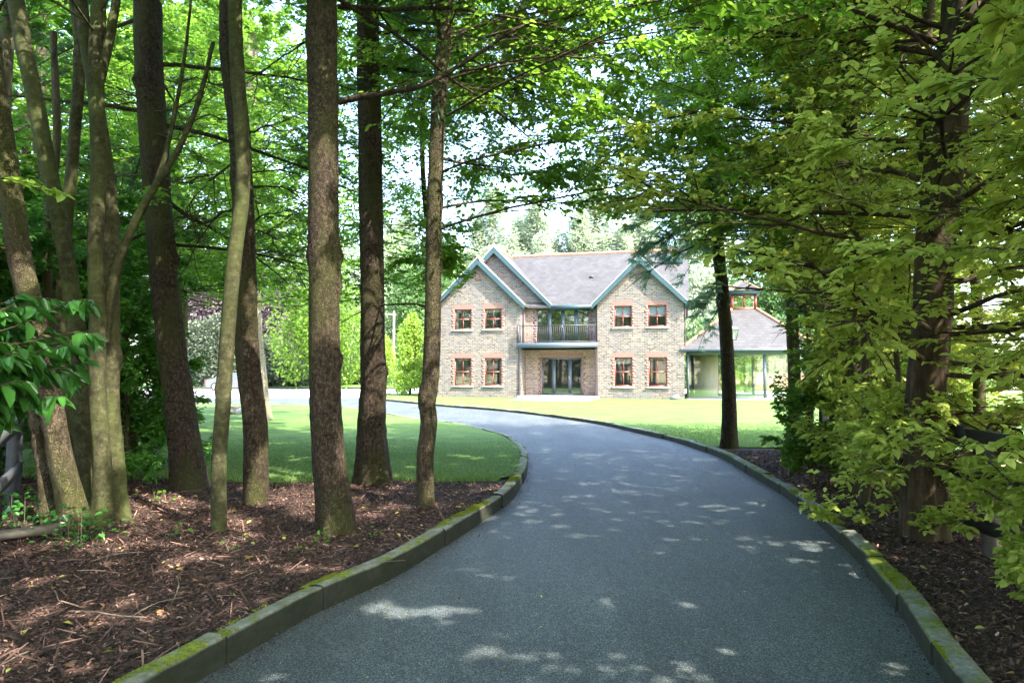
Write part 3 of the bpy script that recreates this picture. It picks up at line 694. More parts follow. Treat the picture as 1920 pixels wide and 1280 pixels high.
# main roof, front and back slopes
slab(roof, [(3.3, RY - .32, EZ - .02), (14.25, RY - .32, EZ - .02), (14.25, 5.3, 8.97), (3.3, 5.3, 8.97)])
slab(roof, [(3.3, 5.3, 8.97), (14.25, 5.3, 8.97), (14.25, 9.6, 5.2), (3.3, 9.6, 5.2)])
# left block running back
slab(roof, [(3.15, RY - .3, 8.86), (3.15, 9.4, 8.86), (-.30, 9.4, 5.36), (-.30, RY - .3, 5.36)])
slab(roof, [(3.15, RY - .3, 8.86), (6.6, RY - .3, 5.36), (6.6, 9.4, 5.36), (3.15, 9.4, 8.86)])
# front wings
slab(roof, [(2.5, -.3, 8.02), (2.5, 3.4, 8.02), (-.27, 3.4, 5.28), (-.27, -.3, 5.28)])
slab(roof, [(2.5, -.3, 8.02), (5.27, -.3, 5.28), (5.27, 1.25, 5.28), (2.5, 3.4, 8.02)])
slab(roof, [(11.645, -.3, 7.79), (11.645, 5.2, 7.79), (9.07, 5.2, 5.22), (9.07, -.3, 5.22)])
slab(roof, [(11.645, -.3, 7.79), (14.22, -.3, 5.22), (14.22, 5.2, 5.22), (11.645, 5.2, 7.79)])
ro = roof.build('roof', M['slate'], house)
def ridge(a, b, r=.1):
    mb = MB(); a = Vector(a); b = Vector(b); L = (b - a).length; n = max(1, int(L / .42)); d = (b - a) / n
    for i in range(n):
        p0 = a + d * i; p1 = a + d * (i + 1) - d.normalized() * .012
        mb.cyl(p0, p1, r * 1.03, r, 8)
    return mb
for a, b, r in [((3.2, 5.3, 8.98), (14.25, 5.3, 8.98), .1), ((3.15, .9, 8.87), (3.15, 5.2, 8.87), .1), ((2.5, -.3, 8.03), (2.5, 1.15, 8.03), .09), ((11.645, -.3, 7.8), (11.645, 4.0, 7.8), .09)]:
    ridge(a, b, r).build('ridge_tiles', M['terracotta'], ro, True)
def barge(x0, z0, xa, za, y, name='bargeboard'):
    h = .27
    mb = MB(); mb.prism([(x0, y, z0), (xa, y, za), (xa, y, za - h * 1.35), (x0, y, z0 - h)][::1 if x0 < xa else -1], (0, .045, 0))
    o = mb.build(name, M['teal'], ro)
    v = MB(); v.prism([(x0, y - .012, z0 + .05), (xa, y - .012, za + .05), (xa, y - .012, za + .004), (x0, y - .012, z0 + .004)][::1 if x0 < xa else -1], (0, .14, 0)); v.build('verge_strip', M['verge'], ro)
barge(-.27, 5.28, 2.5, 8.02, -.345); barge(5.27, 5.28, 2.5, 8.02, -.346)
barge(9.07, 5.22, 11.645, 7.79, -.345); barge(14.22, 5.22, 11.645, 7.79, -.346)
barge(-.30, 5.36, 3.15, 8.86, RY - .345); barge(6.6, 5.36, 3.15, 8.86, RY - .346)
m = MB(); m.box(6.62, 9.05, RY - .42, RY - .33, 5.08, 5.30); m.build('gutter', M['teal'], ro)
m = MB(); m.box(12.75, 13.95, 4.0, 5.0, 7.95, 8.45); m.build('dormer', M['teal'], ro)
m = MB(); m.box(8.5, 8.75, 3.05, 3.2, 7.15, 7.24); m.build('roof_vent', M['iron'], ro)
ch = MB(); ch.box(1.1, 1.85, 6.6, 7.2, 6.2, 9.25); ch.box(1.04, 1.91, 6.54, 7.26, 9.25, 9.38)
cho = ch.build('chimney', M['brick_red'], ro); 
c2 = MB(); c2.cyl((1.32, 6.9, 9.38), (1.32, 6.9, 9.7), .1, .085); c2.cyl((1.65, 6.9, 9.38), (1.65, 6.9, 9.7), .1, .085)

def arch(a, b, zt, y, ht=.26, jamb=None, mat='brick_red'):
    mb = MB(); n = 14; spl = .10
    for i in range(n):
        f0 = i / n; f1 = (i + .86) / n
        def pt(f, top): 
            return (a - .06 - spl * top + (b - a + .12 + 2 * spl * top) * f, y - .006, zt + (.004 if not top else ht + .02 * math.sin(f * math.pi)))
        q = [pt(f0, 0), pt(f1, 0), pt(f1, 1), pt(f0, 1)]; mb.prism([q[0], q[1], q[2], q[3]], (0, .0055, 0))
    o = mb.build('brick_arch', M['arch_brick'], house)
    if jamb:
        for sd_ in (0, 1):
            mb = MB(); z = jamb; i = 0
            while z < zt - .02:
                w = .20 if i % 2 else .12; hh = min(.15, zt - z)
                if sd_ == 0: mb.box(a - w, a - .002, y - .006, y - .0005, z, z + hh * .97)
                else: mb.box(b + .002, b + w, y - .006, y - .0005, z, z + hh * .97)
                z += .155; i += 1
            mb.build('brick_jamb', M['arch_brick'], house)
M['arch_brick'] = m_simple('soft_red_brick', (.20, .118, .098), .9, .22, 16, bump=.2)

def sash(a, b, z0, z1, y, blind=None, label=None):
    w = .055; yy = y + .075; zm = (z0 + z1) / 2 + (.0)
    f = MB()
    for bx in ((a, a + w, z0, z1), (b - w, b, z0, z1), (a + w, b - w, z1 - w, z1), (a + w, b - w, z0, z0 + w * 1.2), (a + w, b - w, zm - .035, zm + .035)):
        f.box(bx[0] + .002, bx[1] - .002, yy, yy + .06, bx[2], bx[3])
    xm = (a + b) / 2; f.box(xm - .017, xm + .017, yy + .012, yy + .045, z0 + w, zm - .03); f.box(xm - .017, xm + .017, yy + .012, yy + .045, zm + .03, z1 - w)
    o = f.build('window', M['wood_red'], house)
    if label: o['label'] = label
    g = MB(); g.ngon([(a + .02, yy + .035, z0 + .02), (b - .02, yy + .035, z0 + .02), (b - .02, yy + .035, z1 - .02), (a + .02, yy + .035, z1 - .02)]); g.build('pane', M['glass'], o)
    s = MB(); s.box(a - .14, b + .14, y - .09, y + .07, z0 - .085, z0 - .004); s.build('sill', M['sill'], o)
    if blind:
        z_, mt = blind; q = MB(); q.ngon([(a + .03, yy + .075, z1 - z_ * (z1 - z0)), (b - .03, yy + .075, z1 - z_ * (z1 - z0)), (b - .03, yy + .075, z1), (a + .03, yy + .075, z1)]); q.build('blind', M[mt], o)
    if mt_c.get((a, z0)):
        q = MB(); x0, x1 = mt_c[(a, z0)]; q.ngon([(x0, yy + .2, z0), (x1, yy + .2, z0), (x1, yy + .2, z1), (x0, yy + .2, z1)]); q.build('curtain', M['curtain'], o)
mt_c = {(LW[0][0], UZ[0]): (1.06, 1.2), (LW[1][0], DZ[0]): (3.68, 3.84)}
for i, (a, b) in enumerate(LW + RW):
    for j, z in enumerate((UZ, DZ)):
        bl = None
        if i >= 2 and j == 0: bl = (.45, 'blind')
        elif i == 2: bl = (.22, 'curtain')
        elif i == 3: bl = (.07, 'blind')
        elif i < 2: bl = (.07, 'curtain')
        sash(a, b, z[0], z[1], 0, bl)
        arch(a, b, z[1], 0, jamb=z[0])
for xc, zt in ((2.5, 7.1), (11.645, 6.9)):
    m = MB(); m.box(xc - .055, xc + .055, -.012, -.001, zt - .38, zt + .12); m.build('gable_slit', M['arch_brick'], house)
    m = MB(); m.box(xc - .22, xc - .06, -.007, -.001, zt - .33, zt + .0); m.box(xc + .06, xc + .22, -.007, -.001, zt - .33, zt + .0); m.build('gable_slit_surround', M['arch_brick'], house)
arch(DU[0], DU[1], DU[3] - .02, RY, .12, jamb=3.2); arch(DD[0], DD[1], DD[3], RY, .27, jamb=.2)

def doors(a, b, z0, z1, divs, name, handle_x):
    yy = RY + .05; f = MB(); f.box(a + .002, b - .002, yy, yy + .07, z1 - .08, z1 - .002); f.box(a + .002, b - .002, yy, yy + .07, z0 + .002, z0 + .09)
    xs = [a] + divs + [b]
    for i, x in enumerate(xs):
        w = .06 if i in (0, len(xs) - 1) else .095
        x0 = x + .002 if i == 0 else (x - w - .002 if i == len(xs) - 1 else x - w); x1 = x + w if i in (0,) else (x - .002 if i == len(xs) - 1 else x + w)
        f.box(x0, x1, yy, yy + .07, z0 + .09, z1 - .08)
    o = f.build(name, M['frame_grey'], house)
    g = MB(); g.ngon([(a, yy + .035, z0), (b, yy + .035, z0), (b, yy + .035, z1), (a, yy + .035, z1)]); g.build('pane', M['glass'], o)
    h = MB(); h.box(handle_x - .02, handle_x + .02, yy - .03, yy - .002, (z0 + z1) / 2 - .17, (z0 + z1) / 2 + .03); h.box(handle_x - .09, handle_x + .02, yy - .055, yy - .03, (z0 + z1) / 2 - .02, (z0 + z1) / 2 + .005); h.build('handle', M['chrome'], o)
    return o
doors(DU[0], DU[1], DU[2], DU[3], [6.42, 7.2, 7.97], 'balcony_door', 7.17)
doors(DD[0], DD[1], DD[2], DD[3], [6.66, 7.60], 'french_door', 7.57)
# balcony
b_ = MB(); b_.box(4.84, 9.34, -.36, RY - .002, 2.86, 3.12); bo = b_.build('balcony', M['frame_grey'], house)
m = MB(); x = 4.92
while x < 9.28:
    m.box(x - .008, x + .008, -.29, -.274, 3.13, 4.07); x += .112
m.box(4.86, 9.3, -.30, -.262, 4.07, 4.105); m.box(4.86, 9.3, -.295, -.268, 3.19, 3.21)
m.box(4.86, 4.95, -.32, -.25, 3.12, 4.12); y = -.2
while y < 0: m.box(4.885, 4.9, y, y + .015, 3.13, 4.07); y += .11
m.build('railing', M['iron'], bo)
def pipe(pts, name='downpipe', r=.038):
    m = MB()
    for a, b in zip(pts[:-1], pts[1:]): m.cyl(a, b, r, r, 8)
    m.build(name, M['pipe'], house)
pipe([(5.2, -.2, 5.1), (5.07, .35, 4.85), (5.07, .35, 3.13)]); pipe([(4.93, -.32, 2.86), (4.93, -.06, 2.55), (4.93, -.06, .1)]); pipe([(9.27, .3, 5.05), (9.27, .3, 3.13)]); pipe([(9.25, -.06, 2.84), (9.25, -.06, .1)])
pipe([(14.03, -.15, 5.1), (14.02, .12, 4.9), (14.02, .12, 2.9)]); pipe([(-.05, .1, 5.1), (-.05, .1, .0)])
# step and patio
st = MB(); st.box(4.86, 9.42, -.32, RY - .001, -.05, .17); st.build('door_step', M['sill'], house)
M['sill']
pt_ = MB(); pt_.box(5.1, 9.25, -3.2, -.33, .0, .062); po = pt_.build('patio', M['patio']); po.location = HOUSE_LOC; po.rotation_euler = (0, 0, HOUSE_RZ); tag(po, kind='structure')
wb = MB(); wb.box(0, .5, 0, .3, 0, .2); wb.box(.04, .46, .04, .26, .2, .25)
HM = Matrix.Translation(HOUSE_LOC) @ Matrix.Rotation(HOUSE_RZ, 4, 'Z')
o = wb.build('floodlight_box', M['grey_box']); o.location = HM @ Vector((13.2, -.6, .05)); o.rotation_euler = (0, 0, HOUSE_RZ); tag(o, 'low dark grey box on the grass at the right corner of the brick house', 'box')

# ------------------------------------------------------------------ glazed garden room
sr = thing('garden_room', 'single storey glazed garden room with hipped slate roof right of the brick house', 'garden room', tuple(HM @ Vector((14.1, .35, 0))), HOUSE_RZ)
W_, D_ = 6.3, 6.0
fr_ = MB()
for y in (0, D_):
    for x in (0, 1.82, 3.86, 5.9): fr_.box(x, x + (.10 if x != 3.86 else .16), y - .05, y + .05, .15, 2.42)
    fr_.box(.0, W_, y - .06, y + .06, 2.42, 2.72); fr_.box(0, W_, y - .055, y + .055, .09, .15)
for y in (2, 4): fr_.box(W_ - .1, W_, y - .05, y + .05, .15, 2.42)
fr_.box(W_ - .055, W_ + .055, .06, D_ - .06, 2.42, 2.70); 
fr_.build('frame', M['frame_grey'], sr)
g = MB()
g.ngon([(.05, 0, .15), (W_, 0, .15), (W_, 0, 2.42), (.05, 0, 2.42)]); g.ngon([(.05, D_, .15), (W_, D_, .15), (W_, D_, 2.42), (.05, D_, 2.42)])
g.build('pane', M['clear'], sr)
g = MB(); g.box(-.02, W_ + .05, -.12, .12, -.1, .09); g.build('plinth', M['sill'], sr)
g = MB(); g.box(.05, W_, .13, D_ - .1, -.1, .08); g.build('floor', M['wall_int'], sr)
g = MB(); g.box(.42, 1.75, 3.0, 3.1, .09, 2.6); g.build('inner_wall', M['wall_int'], sr)
g = MB(); g.box(.14, .40, 2.9, 3.0, .09, 2.4); g.build('inner_door', M['iron'], sr)
rf = MB(); e = .32; cx, cy = W_ / 2, D_ / 2; q = .66; z0, z1 = 2.72, 5.02
cr = [(-e, -e, z0), (W_ + e, -e, z0), (W_ + e, D_ + e, z0), (-e, D_ + e, z0)]; tp = [(cx - q, cy - q, z1), (cx + q, cy - q, z1), (cx + q, cy + q, z1), (cx - q, cy + q, z1)]
for i in range(4):
    j = (i + 1) % 4; rf.ngon([cr[i], cr[j], tp[j], tp[i]])
rf.ngon(cr[::-1]); gro = rf.build('roof', M['slate'], sr)
hp = MB()
for i in range(4):
    a = Vector(cr[i]) + Vector((0, 0, .03)); b = Vector(tp[i]) + Vector((0, 0, .03)); L = (b - a).length; n = int(L / .35)
    for k in range(n): hp.cyl(a + (b - a) * k / n, a + (b - a) * (k + .96) / n, .085, .08, 8)
hp.build('hip_tiles', M['terracotta'], gro, True)
gm = MB(); gm.box(-e - .06, W_ + e + .06, -e - .1, -e + .0, z0 - .12, z0 + .01); gm.build('gutter', M['frame_grey'], gro)
lt = MB(); q2 = .62
for sx in (-1, 1):
    for sy in (-1, 1): lt.box(cx + sx * q2 - .07, cx + sx * q2 + .07, cy + sy * q2 - .07, cy + sy * q2 + .07, z1 - .05, 5.86)
for sy in (-1, 1):
    lt.box(cx - .045, cx + .045, cy + sy * q2 - .045, cy + sy * q2 + .045, z1 + .1, 5.78); lt.box(cx - q2 + .07, cx + q2 - .07, cy + sy * q2 - .05, cy + sy * q2 + .05, z1 - .04, z1 + .1)
    lt.box(cx - q2 + .07, cx + q2 - .07, cy + sy * q2 - .05, cy + sy * q2 + .05, 5.78, 5.86)
lo = lt.build('roof_lantern', M['wood_red'], sr)
g = MB(); g.ngon([(cx - q2, cy - q2, z1), (cx + q2, cy - q2, z1), (cx + q2, cy - q2, 5.85), (cx - q2, cy - q2, 5.85)]); g.ngon([(cx - q2, cy + q2, z1), (cx + q2, cy + q2, z1), (cx + q2, cy + q2, 5.85), (cx - q2, cy + q2, 5.85)]); g.build('lantern_pane', M['clear'], lo)
g = MB(); g.box(cx - .86, cx + .86, cy - .86, cy + .86, 5.86, 6.06); g.build('lantern_fascia', M['teal'], lo)
g = MB(); b4 = [(cx + a * .92, cy + b * .92, 6.062) for a, b in ((-1, -1), (1, -1), (1, 1), (-1, 1))]; ap = (cx, cy, 6.72)
for i in range(4): g.ngon([b4[i], b4[(i + 1) % 4], ap])
g.ngon(b4[::-1]); g.build('lantern_roof', M['slate'], lo)
hp = MB()
for p in b4: hp.cyl(Vector(p), Vector(ap), .06, .05, 6)
hp.build('lantern_hip_tiles', M['terracotta'], lo, True)
# pieces seen through the glass
gw = MB(); gw.box(0, 14, 0, .25, 0, 1.25); gw.box(-.03, 14.03, -.04, .29, 1.25, 1.33); o = gw.build('garden_wall', M['brick_orange']); o.location = HM @ Vector((14.5, 13.5, 0)); o.rotation_euler = (0, 0, HOUSE_RZ)
tag(o, 'low orange brick garden wall seen through the glass of the garden room', 'wall')
gp = MB(); gp.block([(14.0, 6.8, .115), (30, 6.8, .115), (30, 13.4, .115), (14.0, 13.4, .115)], [(0, 1, 2, 3)]); o = gp.build('terrace', M['patio']); o.location = HM @ Vector((0, 0, .04)); o.rotation_euler = (0, 0, HOUSE_RZ); tag(o, kind='structure')

# ------------------------------------------------------------------ shrubs and clouds of leaves
def cloud_root(root, lumps, N, size, rg, leaf, simple=True, aspect=.6, name='foliage', shell=.75, up=.4, clip0=True, prune=False):
    """lumps: list of (cx,cy,cz,rx,ry,rz) in local space; leaves sit through their outer shells"""
    Lp = np.array(lumps, float); vol = (Lp[:, 3] * Lp[:, 4] + Lp[:, 4] * Lp[:, 5] + Lp[:, 3] * Lp[:, 5]); pr = vol / vol.sum()
    i = rg.choice(len(Lp), N, p=pr); dr = nrm(rg.normal(size=(N, 3))); rad = 1 - (1 - shell) * rg.random(N) ** 1.3 + rg.normal(0, .05, N)
    p = Lp[i, :3] + dr * Lp[i, 3:] * rad[:, None]
    if clip0: k = p[:, 2] > .03; p = p[k]; dr = dr[k]; N = len(p)
    d = nrm(dr + rg.normal(0, .6, (N, 3)) + np.array([0, 0, -.25])); tw = np.stack([p, p + d * size * .5, p + d * size], 1)
    V, F, rr = leaves(tw, 1, size, rg, ang=0, jit=.8, simple=simple, aspect=aspect, droop=.0)
    mb = MB(); mb.block(V, F, rr); return mb.build(name, leaf, root)
def lumpy(rx, ry, h, n, rg, r=.45, base=0., cone=0.):
    out = []
    for _ in range(n):
        a = rg.uniform(0, 6.28); q = rg.random() ** .5; z = rg.uniform(.08, .95); s = np.sqrt(max(.05, 1 - (2 * z - 1) ** 2)) if not cone else (1 - z * cone)
        k = r * rg.uniform(.6, 1.25); out.append((rx * q * s * np.cos(a), ry * q * s * np.sin(a), base + h * z, rx * k * (s * .5 + .5), ry * k * (s * .5 + .5), h * k * .8 * (.6 if cone else 1)))
    return out
def stem(root, h, r, bark, pts=None):
    m = MB(); P = smooth_path(pts or [(0, 0, -.05), (.03, 0, h * .5), (0, .02, h)], 12); m.block(*tubes(P[None], np.linspace(r, r * .6, 12)[None], 10)); m.build('trunk', bark, root, True)
def shrub(name, label, cat, loc, rx, ry, h, n, N, size, leaf, seed, bark='bk_conifer', base=0., cone=0., group=None, r=.45, tr=.05, simple=True, aspect=.6):
    rg = np.random.default_rng(seed); t = thing(name, label, cat, tuple(loc), 0, group)
    cloud_root(t, lumpy(rx, ry, h - base, n, rg, r, base, cone), N, size, rg, M[leaf], simple, aspect, 'crown'); stem(t, base + (h - base) * .6, tr, M[bark]); return t

# ------------------------------------------------------------------ trees that frame the drive
def yd(u, v, z=.12): return G(u, v, z).y
RG = np.random.default_rng
def tree(name, label, cat, samples, r0, r1, top, seed, bark, leaf, prim, lean=0., group=None, zb=.12, depth=None, **kw):
    y = depth or yd(samples[0][0], samples[0][1], zb); pts = trunk_pts(samples, y, lean, zb - .05); pts = up_to(pts, top)
    t = thing(name, label, cat, pts[0], 0, group); grow(t, pts, r0, r1, RG(seed), M[bark], M[leaf], prim, **kw); return t
CONIF = dict(n=46, h0=.50, L=3.0, el0=-.1, el1=.15, prof=[1, .95, .7, .2], bend=-.12)
# left bank, from the drive outwards
tree('conifer_tree', 'thickest straight rough brown trunk in the mulch left of the drive', 'tree',
     [(632, 996), (614, 800), (607, 600), (604, 300), (600, 0)], .140, .125, 15, 11, 'bk_conifer', 'lf_conifer', CONIF, sec=(9, .35), twg=(6, .4), lf=(16, .10), needles=True, simple=True, twigmesh=False, group='conifers in the mulch bed', tkw=dict(knots=26, n=110, k=36, flare=.38))
tree('conifer_tree', 'straight brown trunk with flared foot at the lawn edge, right of the thickest trunk', 'tree',
     [(700, 906), (697, 800), (697, 700), (694, 500), (690, 250), (686, 0)], .165, .135, 14, 12, 'bk_conifer', 'lf_conifer', CONIF, sec=(9, .35), twg=(6, .4), lf=(16, .10), needles=True, simple=True, twigmesh=False, group='conifers in the mulch bed', tkw=dict(knots=22, n=100, k=32, flare=.55))
tree('conifer_tree', 'dark brown trunk with a large sunlit patch, right of the slender green stem', 'tree',
     [(479, 942), (474, 800), (458, 650), (456, 450), (445, 250), (428, 100), (428, 0)], .128, .11, 13, 13, 'bk_conifer', 'lf_conifer', CONIF, sec=(9, .35), twg=(6, .4), lf=(16, .10), needles=True, simple=True, twigmesh=False, group='conifers in the mulch bed', tkw=dict(knots=16, n=100, k=30, flare=.15))
tree('conifer_tree', 'heavy dark trunk curving left beside the dark evergreen shrub, foot spread at the lawn edge', 'tree',
     [(358, 917), (345, 820), (328, 700), (311, 550), (296, 350), (284, 150), (280, 0)], .175, .15, 14, 14, 'bk_conifer', 'lf_conifer', dict(CONIF, h0=.33), sec=(9, .35), twg=(6, .4), lf=(16, .10), needles=True, simple=True, twigmesh=False, group='conifers in the mulch bed', tkw=dict(knots=14, n=100, k=32, flare=.35), dmin=8.5)
BEECH = dict(n=34, h0=.30, L=3.6, el0=.15, el1=.8, prof=[.8, 1, .8, .3], bend=-.02)
tree('slender_tree', 'slender smooth green stem nearest the camera, wavy, left of the dark leaning conifer', 'tree',
     [(411, 996), (409, 880), (417, 760), (424, 650), (438, 480), (452, 350), (448, 230), (440, 100), (438, 0)], .068, .058, 9, 15, 'bk_beech', 'lf_fresh', dict(BEECH, h0=.5, L=2.6), sec=(8, .45), twg=(7, .42), lf=(8, .075), group='slender smooth stems', tkw=dict(knots=8, n=90, k=22, flare=.08, lump=.05))
tree('slender_tree', 'knobbly mossy stem beside the kerb, the trunk closest to the left side of the drive', 'tree',
     [(798, 949), (797, 860), (803, 790), (797, 748), (806, 690), (810, 520), (812, 400), (818, 250), (830, 80), (834, 0)], .092, .078, 10, 16, 'bk_old', 'lf_beech', dict(n=110, h0=.22, L=4.2, el0=.0, el1=.7, prof=[.7, 1, .9, .3], bend=-.1), sec=(12, .42), twg=(8, .42), lf=(11, .092), group='slender smooth stems', tkw=dict(knots=22, n=110, k=26, flare=.10, lump=.07))
tree('lichen_tree', 'sunlit lichen-spotted trunk standing out on the left lawn behind the leaning conifer', 'tree',
     [(488, 785), (482, 700), (476, 620), (474, 520)], .30, .17, 13, 17, 'bk_lichen', 'lf_fresh', dict(n=56, h0=.26, L=5.2, el0=-.05, el1=.9, prof=[.95, 1, .8, .3], bend=-.12), sec=(9, .5), twg=(8, .42), lf=(8, .15), simple=True, zb=.05, tkw=dict(knots=12, flare=.25))
# multi-stem clumps at far left
t = thing('coppiced_tree', 'pale green smooth multi-stemmed tree with swollen foot at far left', 'tree', tuple(GT(198, 985)))
o_ = np.array(t.location)
def stem_tube(root, samples, depth, r0, r1, bark, seed, name='trunk', lean=0, zb=.1, top=None, tkw={}):
    pts = trunk_pts(samples, depth, lean, zb)
    if top: pts = up_to(pts, top)
    mb = MB(); trunk_mesh(mb, pts, r0, r1, RG(seed), **dict(dict(n=70, k=22), **tkw)); mb.V = [v - np.array(root.location) for v in mb.V]; mb.build(name, M[bark], root, True); return pts
d0 = yd(198, 985)
grow(t, up_to(trunk_pts([(190, 985), (193, 880), (184, 760), (181, 600), (178, 450), (183, 300), (180, 140), (186, 0)], d0, 0, .1), 9), .078, .062, RG(21), M['bk_beech'], M['lf_beech'],
     dict(n=34, h0=.3, L=4.2, el0=.1, el1=.8, bend=-.05), sec=(8, .45), twg=(7, .42), lf=(8, .10), tkw=dict(flare=.5), dmin=8.6)
stem_tube(t, [(212, 980), (213, 860), (206, 760), (207, 600), (208, 480), (200, 330), (172, 150), (150, 0)], d0 + .25, .095, .045, 'bk_beech', 22, top=9, tkw=dict(flare=.9, knots=14))
stem_tube(t, [(196, 640), (214, 520), (262, 400), (330, 290), (372, 190), (400, 80)], d0 + .1, .05, .018, 'bk_beech', 23, name='limb', zb=AT(196, 640, d0).z, tkw=dict(flare=0, knots=3))
stem_tube(t, [(206, 590), (232, 470), (290, 350), (318, 260), (345, 120), (360, 0)], d0 + .2, .035, .012, 'bk_beech', 24, name='limb', zb=AT(206, 590, d0).z, tkw=dict(flare=0, knots=3))
stem_tube(t, [(186, 150), (200, 90), (212, 30), (222, -40)], d0, .05, .035, 'bk_beech', 25, name='limb', zb=AT(186, 150, d0).z, tkw=dict(flare=0, knots=2))
t2 = thing('old_tree', 'pair of rough barked trunks leaning left from one foot beside the grey rail fence', 'tree', tuple(GT(120, 985)))
d1 = yd(120, 992)
grow(t2, up_to(trunk_pts([(148, 985), (112, 850), (88, 720), (62, 600), (34, 480), (10, 320), (-14, 150), (-30, 0)], d1, 0, .1), 9), .105, .09, RG(26), M['bk_old'], M['lf_beech'],
     dict(n=30, h0=.3, L=4.2, el0=.1, el1=.8, bend=-.05), sec=(8, .45), twg=(7, .42), lf=(8, .10), tkw=dict(flare=.4, k=30, n=90), dmin=8.6)
stem_tube(t2, [(108, 990), (86, 860), (62, 740), (40, 620)], d1 + .12, .10, .06, 'bk_old', 27, tkw=dict(flare=.4, k=26))
t3 = thing('dark_stemmed_tree', 'dark mossy trunks standing in the shade between the rough leaning pair and the pale stems', 'tree', tuple(GT(160, 950)))
d2 = yd(160, 950)
stem_tube(t3, [(165, 950), (156, 800), (146, 650), (128, 500), (98, 350), (62, 170), (30, 0)], d2, .095, .075, 'bk_beech', 28, top=9.5, tkw=dict(flare=.2))
stem_tube(t3, [(150, 955), (136, 800), (118, 650), (120, 480), (136, 300), (150, 100), (140, 0)], d2 + .5, .08, .05, 'bk_beech', 29, top=9, tkw=dict(flare=.2))
stem_tube(t3, [(128, 950), (120, 760), (95, 600), (88, 430), (105, 260), (98, 60)], d2 + .9, .07, .04, 'bk_dark', 30, tkw=dict(flare=.1))
def extra_branch(root, samples, depth, r0, r1, bark, seed, twigs=0, name='branch'):
    z = AT(samples[0][0], samples[0][1], depth).z; pts = trunk_pts(samples, depth, 0, z)
    P = smooth_path(pts, 24); mb = MB(); rg = RG(seed); P = P + np.cumsum(rg.normal(0, .006, P.shape), 0)
    mb.block(*tubes(P[None], np.linspace(r0, r1, 24)[None], 7))
    if twigs:
        B, i, t_ = spawn(P[None], twigs, .15, 1, np.array([.9]), .7, rg, n=6, flat=.3, wob=.12); mb.block(*tubes(B, np.full((len(B), 6), .006) * np.linspace(1, .3, 6)[None], 4))
        B2, i, t_ = spawn(B, 4, .15, 1, np.full(len(B), .35), .7, rg, n=4, flat=.3, wob=.12); mb.block(*tubes(B2, np.full((len(B2), 4), .0028) * np.linspace(1, .4, 4)[None], 3))
    mb.V = [v - np.array(root.location) for v in mb.V]; mb.build(name, M[bark], root, True)
kids = {o.get('label', '')[:8]: o for o in bpy.data.objects if o.parent is None and o.get('category') == 'tree'}
big = kids['thickest']
extra_branch(big, [(636, 192), (700, 180), (790, 160), (880, 110), (960, 55), (1010, 30)], yd(632, 996), .032, .010, 'bk_conifer', 41, 10)
extra_branch(big, [(634, 14), (720, 18), (830, 16), (930, 30), (1060, 60)], yd(632, 996) + .3, .028, .008, 'bk_conifer', 42, 10)
extra_branch(big, [(860, 135), (940, 120), (1020, 105), (1130, 112)], yd(632, 996) + .2, .015, .005, 'bk_conifer', 43, 8)
extra_branch(big, [(600, 60), (560, 90), (500, 130), (455, 165)], yd(632, 996) + .4, .012, .004, 'bk_conifer', 44, 6)
lean = kids['dark bro']
for k, (a) in enumerate([[(468, 325), (510, 318), (560, 322), (600, 330)], [(470, 350), (515, 347), (560, 358), (590, 362)], [(466, 425), (490, 410), (515, 407), (560, 400)], [(470, 430), (505, 445), (525, 470), (560, 520)], [(462, 255), (500, 240), (540, 248), (590, 240)], [(458, 205), (420, 230), (380, 225), (340, 250)], [(450, 150), (400, 160), (360, 150), (300, 175)], [(450, 300), (400, 330), (360, 370), (330, 420)], [(452, 390), (410, 400), (380, 440), (350, 500)]]):
    extra_branch(lean, a, yd(479, 942) + .1 * (k % 3), .013, .004, 'bk_conifer', 50 + k, 8)
cur = kids['heavy da']
for k, (a) in enumerate([[(275, 330), (235, 330), (200, 322)], [(272, 185), (235, 172), (205, 160)], [(290, 210), (340, 200), (390, 160)], [(300, 420), (350, 400), (400, 410)], [(285, 250), (330, 260), (370, 250)], [(275, 195), (230, 195), (190, 200)], [(300, 330), (340, 345), (380, 330), (420, 340)]]):
    extra_branch(cur, a, yd(358, 917) - .1, .014, .004, 'bk_dark', 70 + k, 8)

# right bank
HEDGE = dict(n=64, h0=.05, L=3.1, el0=-.12, el1=.75, prof=[.8, 1, .85, .3], bend=-.03)
big_r = tree('beech_tree', 'huge dark fluted beech trunk at the right of the drive, leaning right among warm-lit leaves', 'tree',
     [(1736, 1003), (1733, 880), (1733, 760), (1746, 600), (1757, 450), (1778, 280), (1802, 100), (1812, 0)], .145, .185, 11, 61, 'bk_right', 'lf_warmlit', HEDGE, sec=(11, .45), twg=(8, .42), lf=(9, .074), group='beeches along the right bank', tkw=dict(n=110, k=44, ribs=7, flare=.4, knots=8), dmin=3.2, front=(1680, 1840, 6.1, .5))
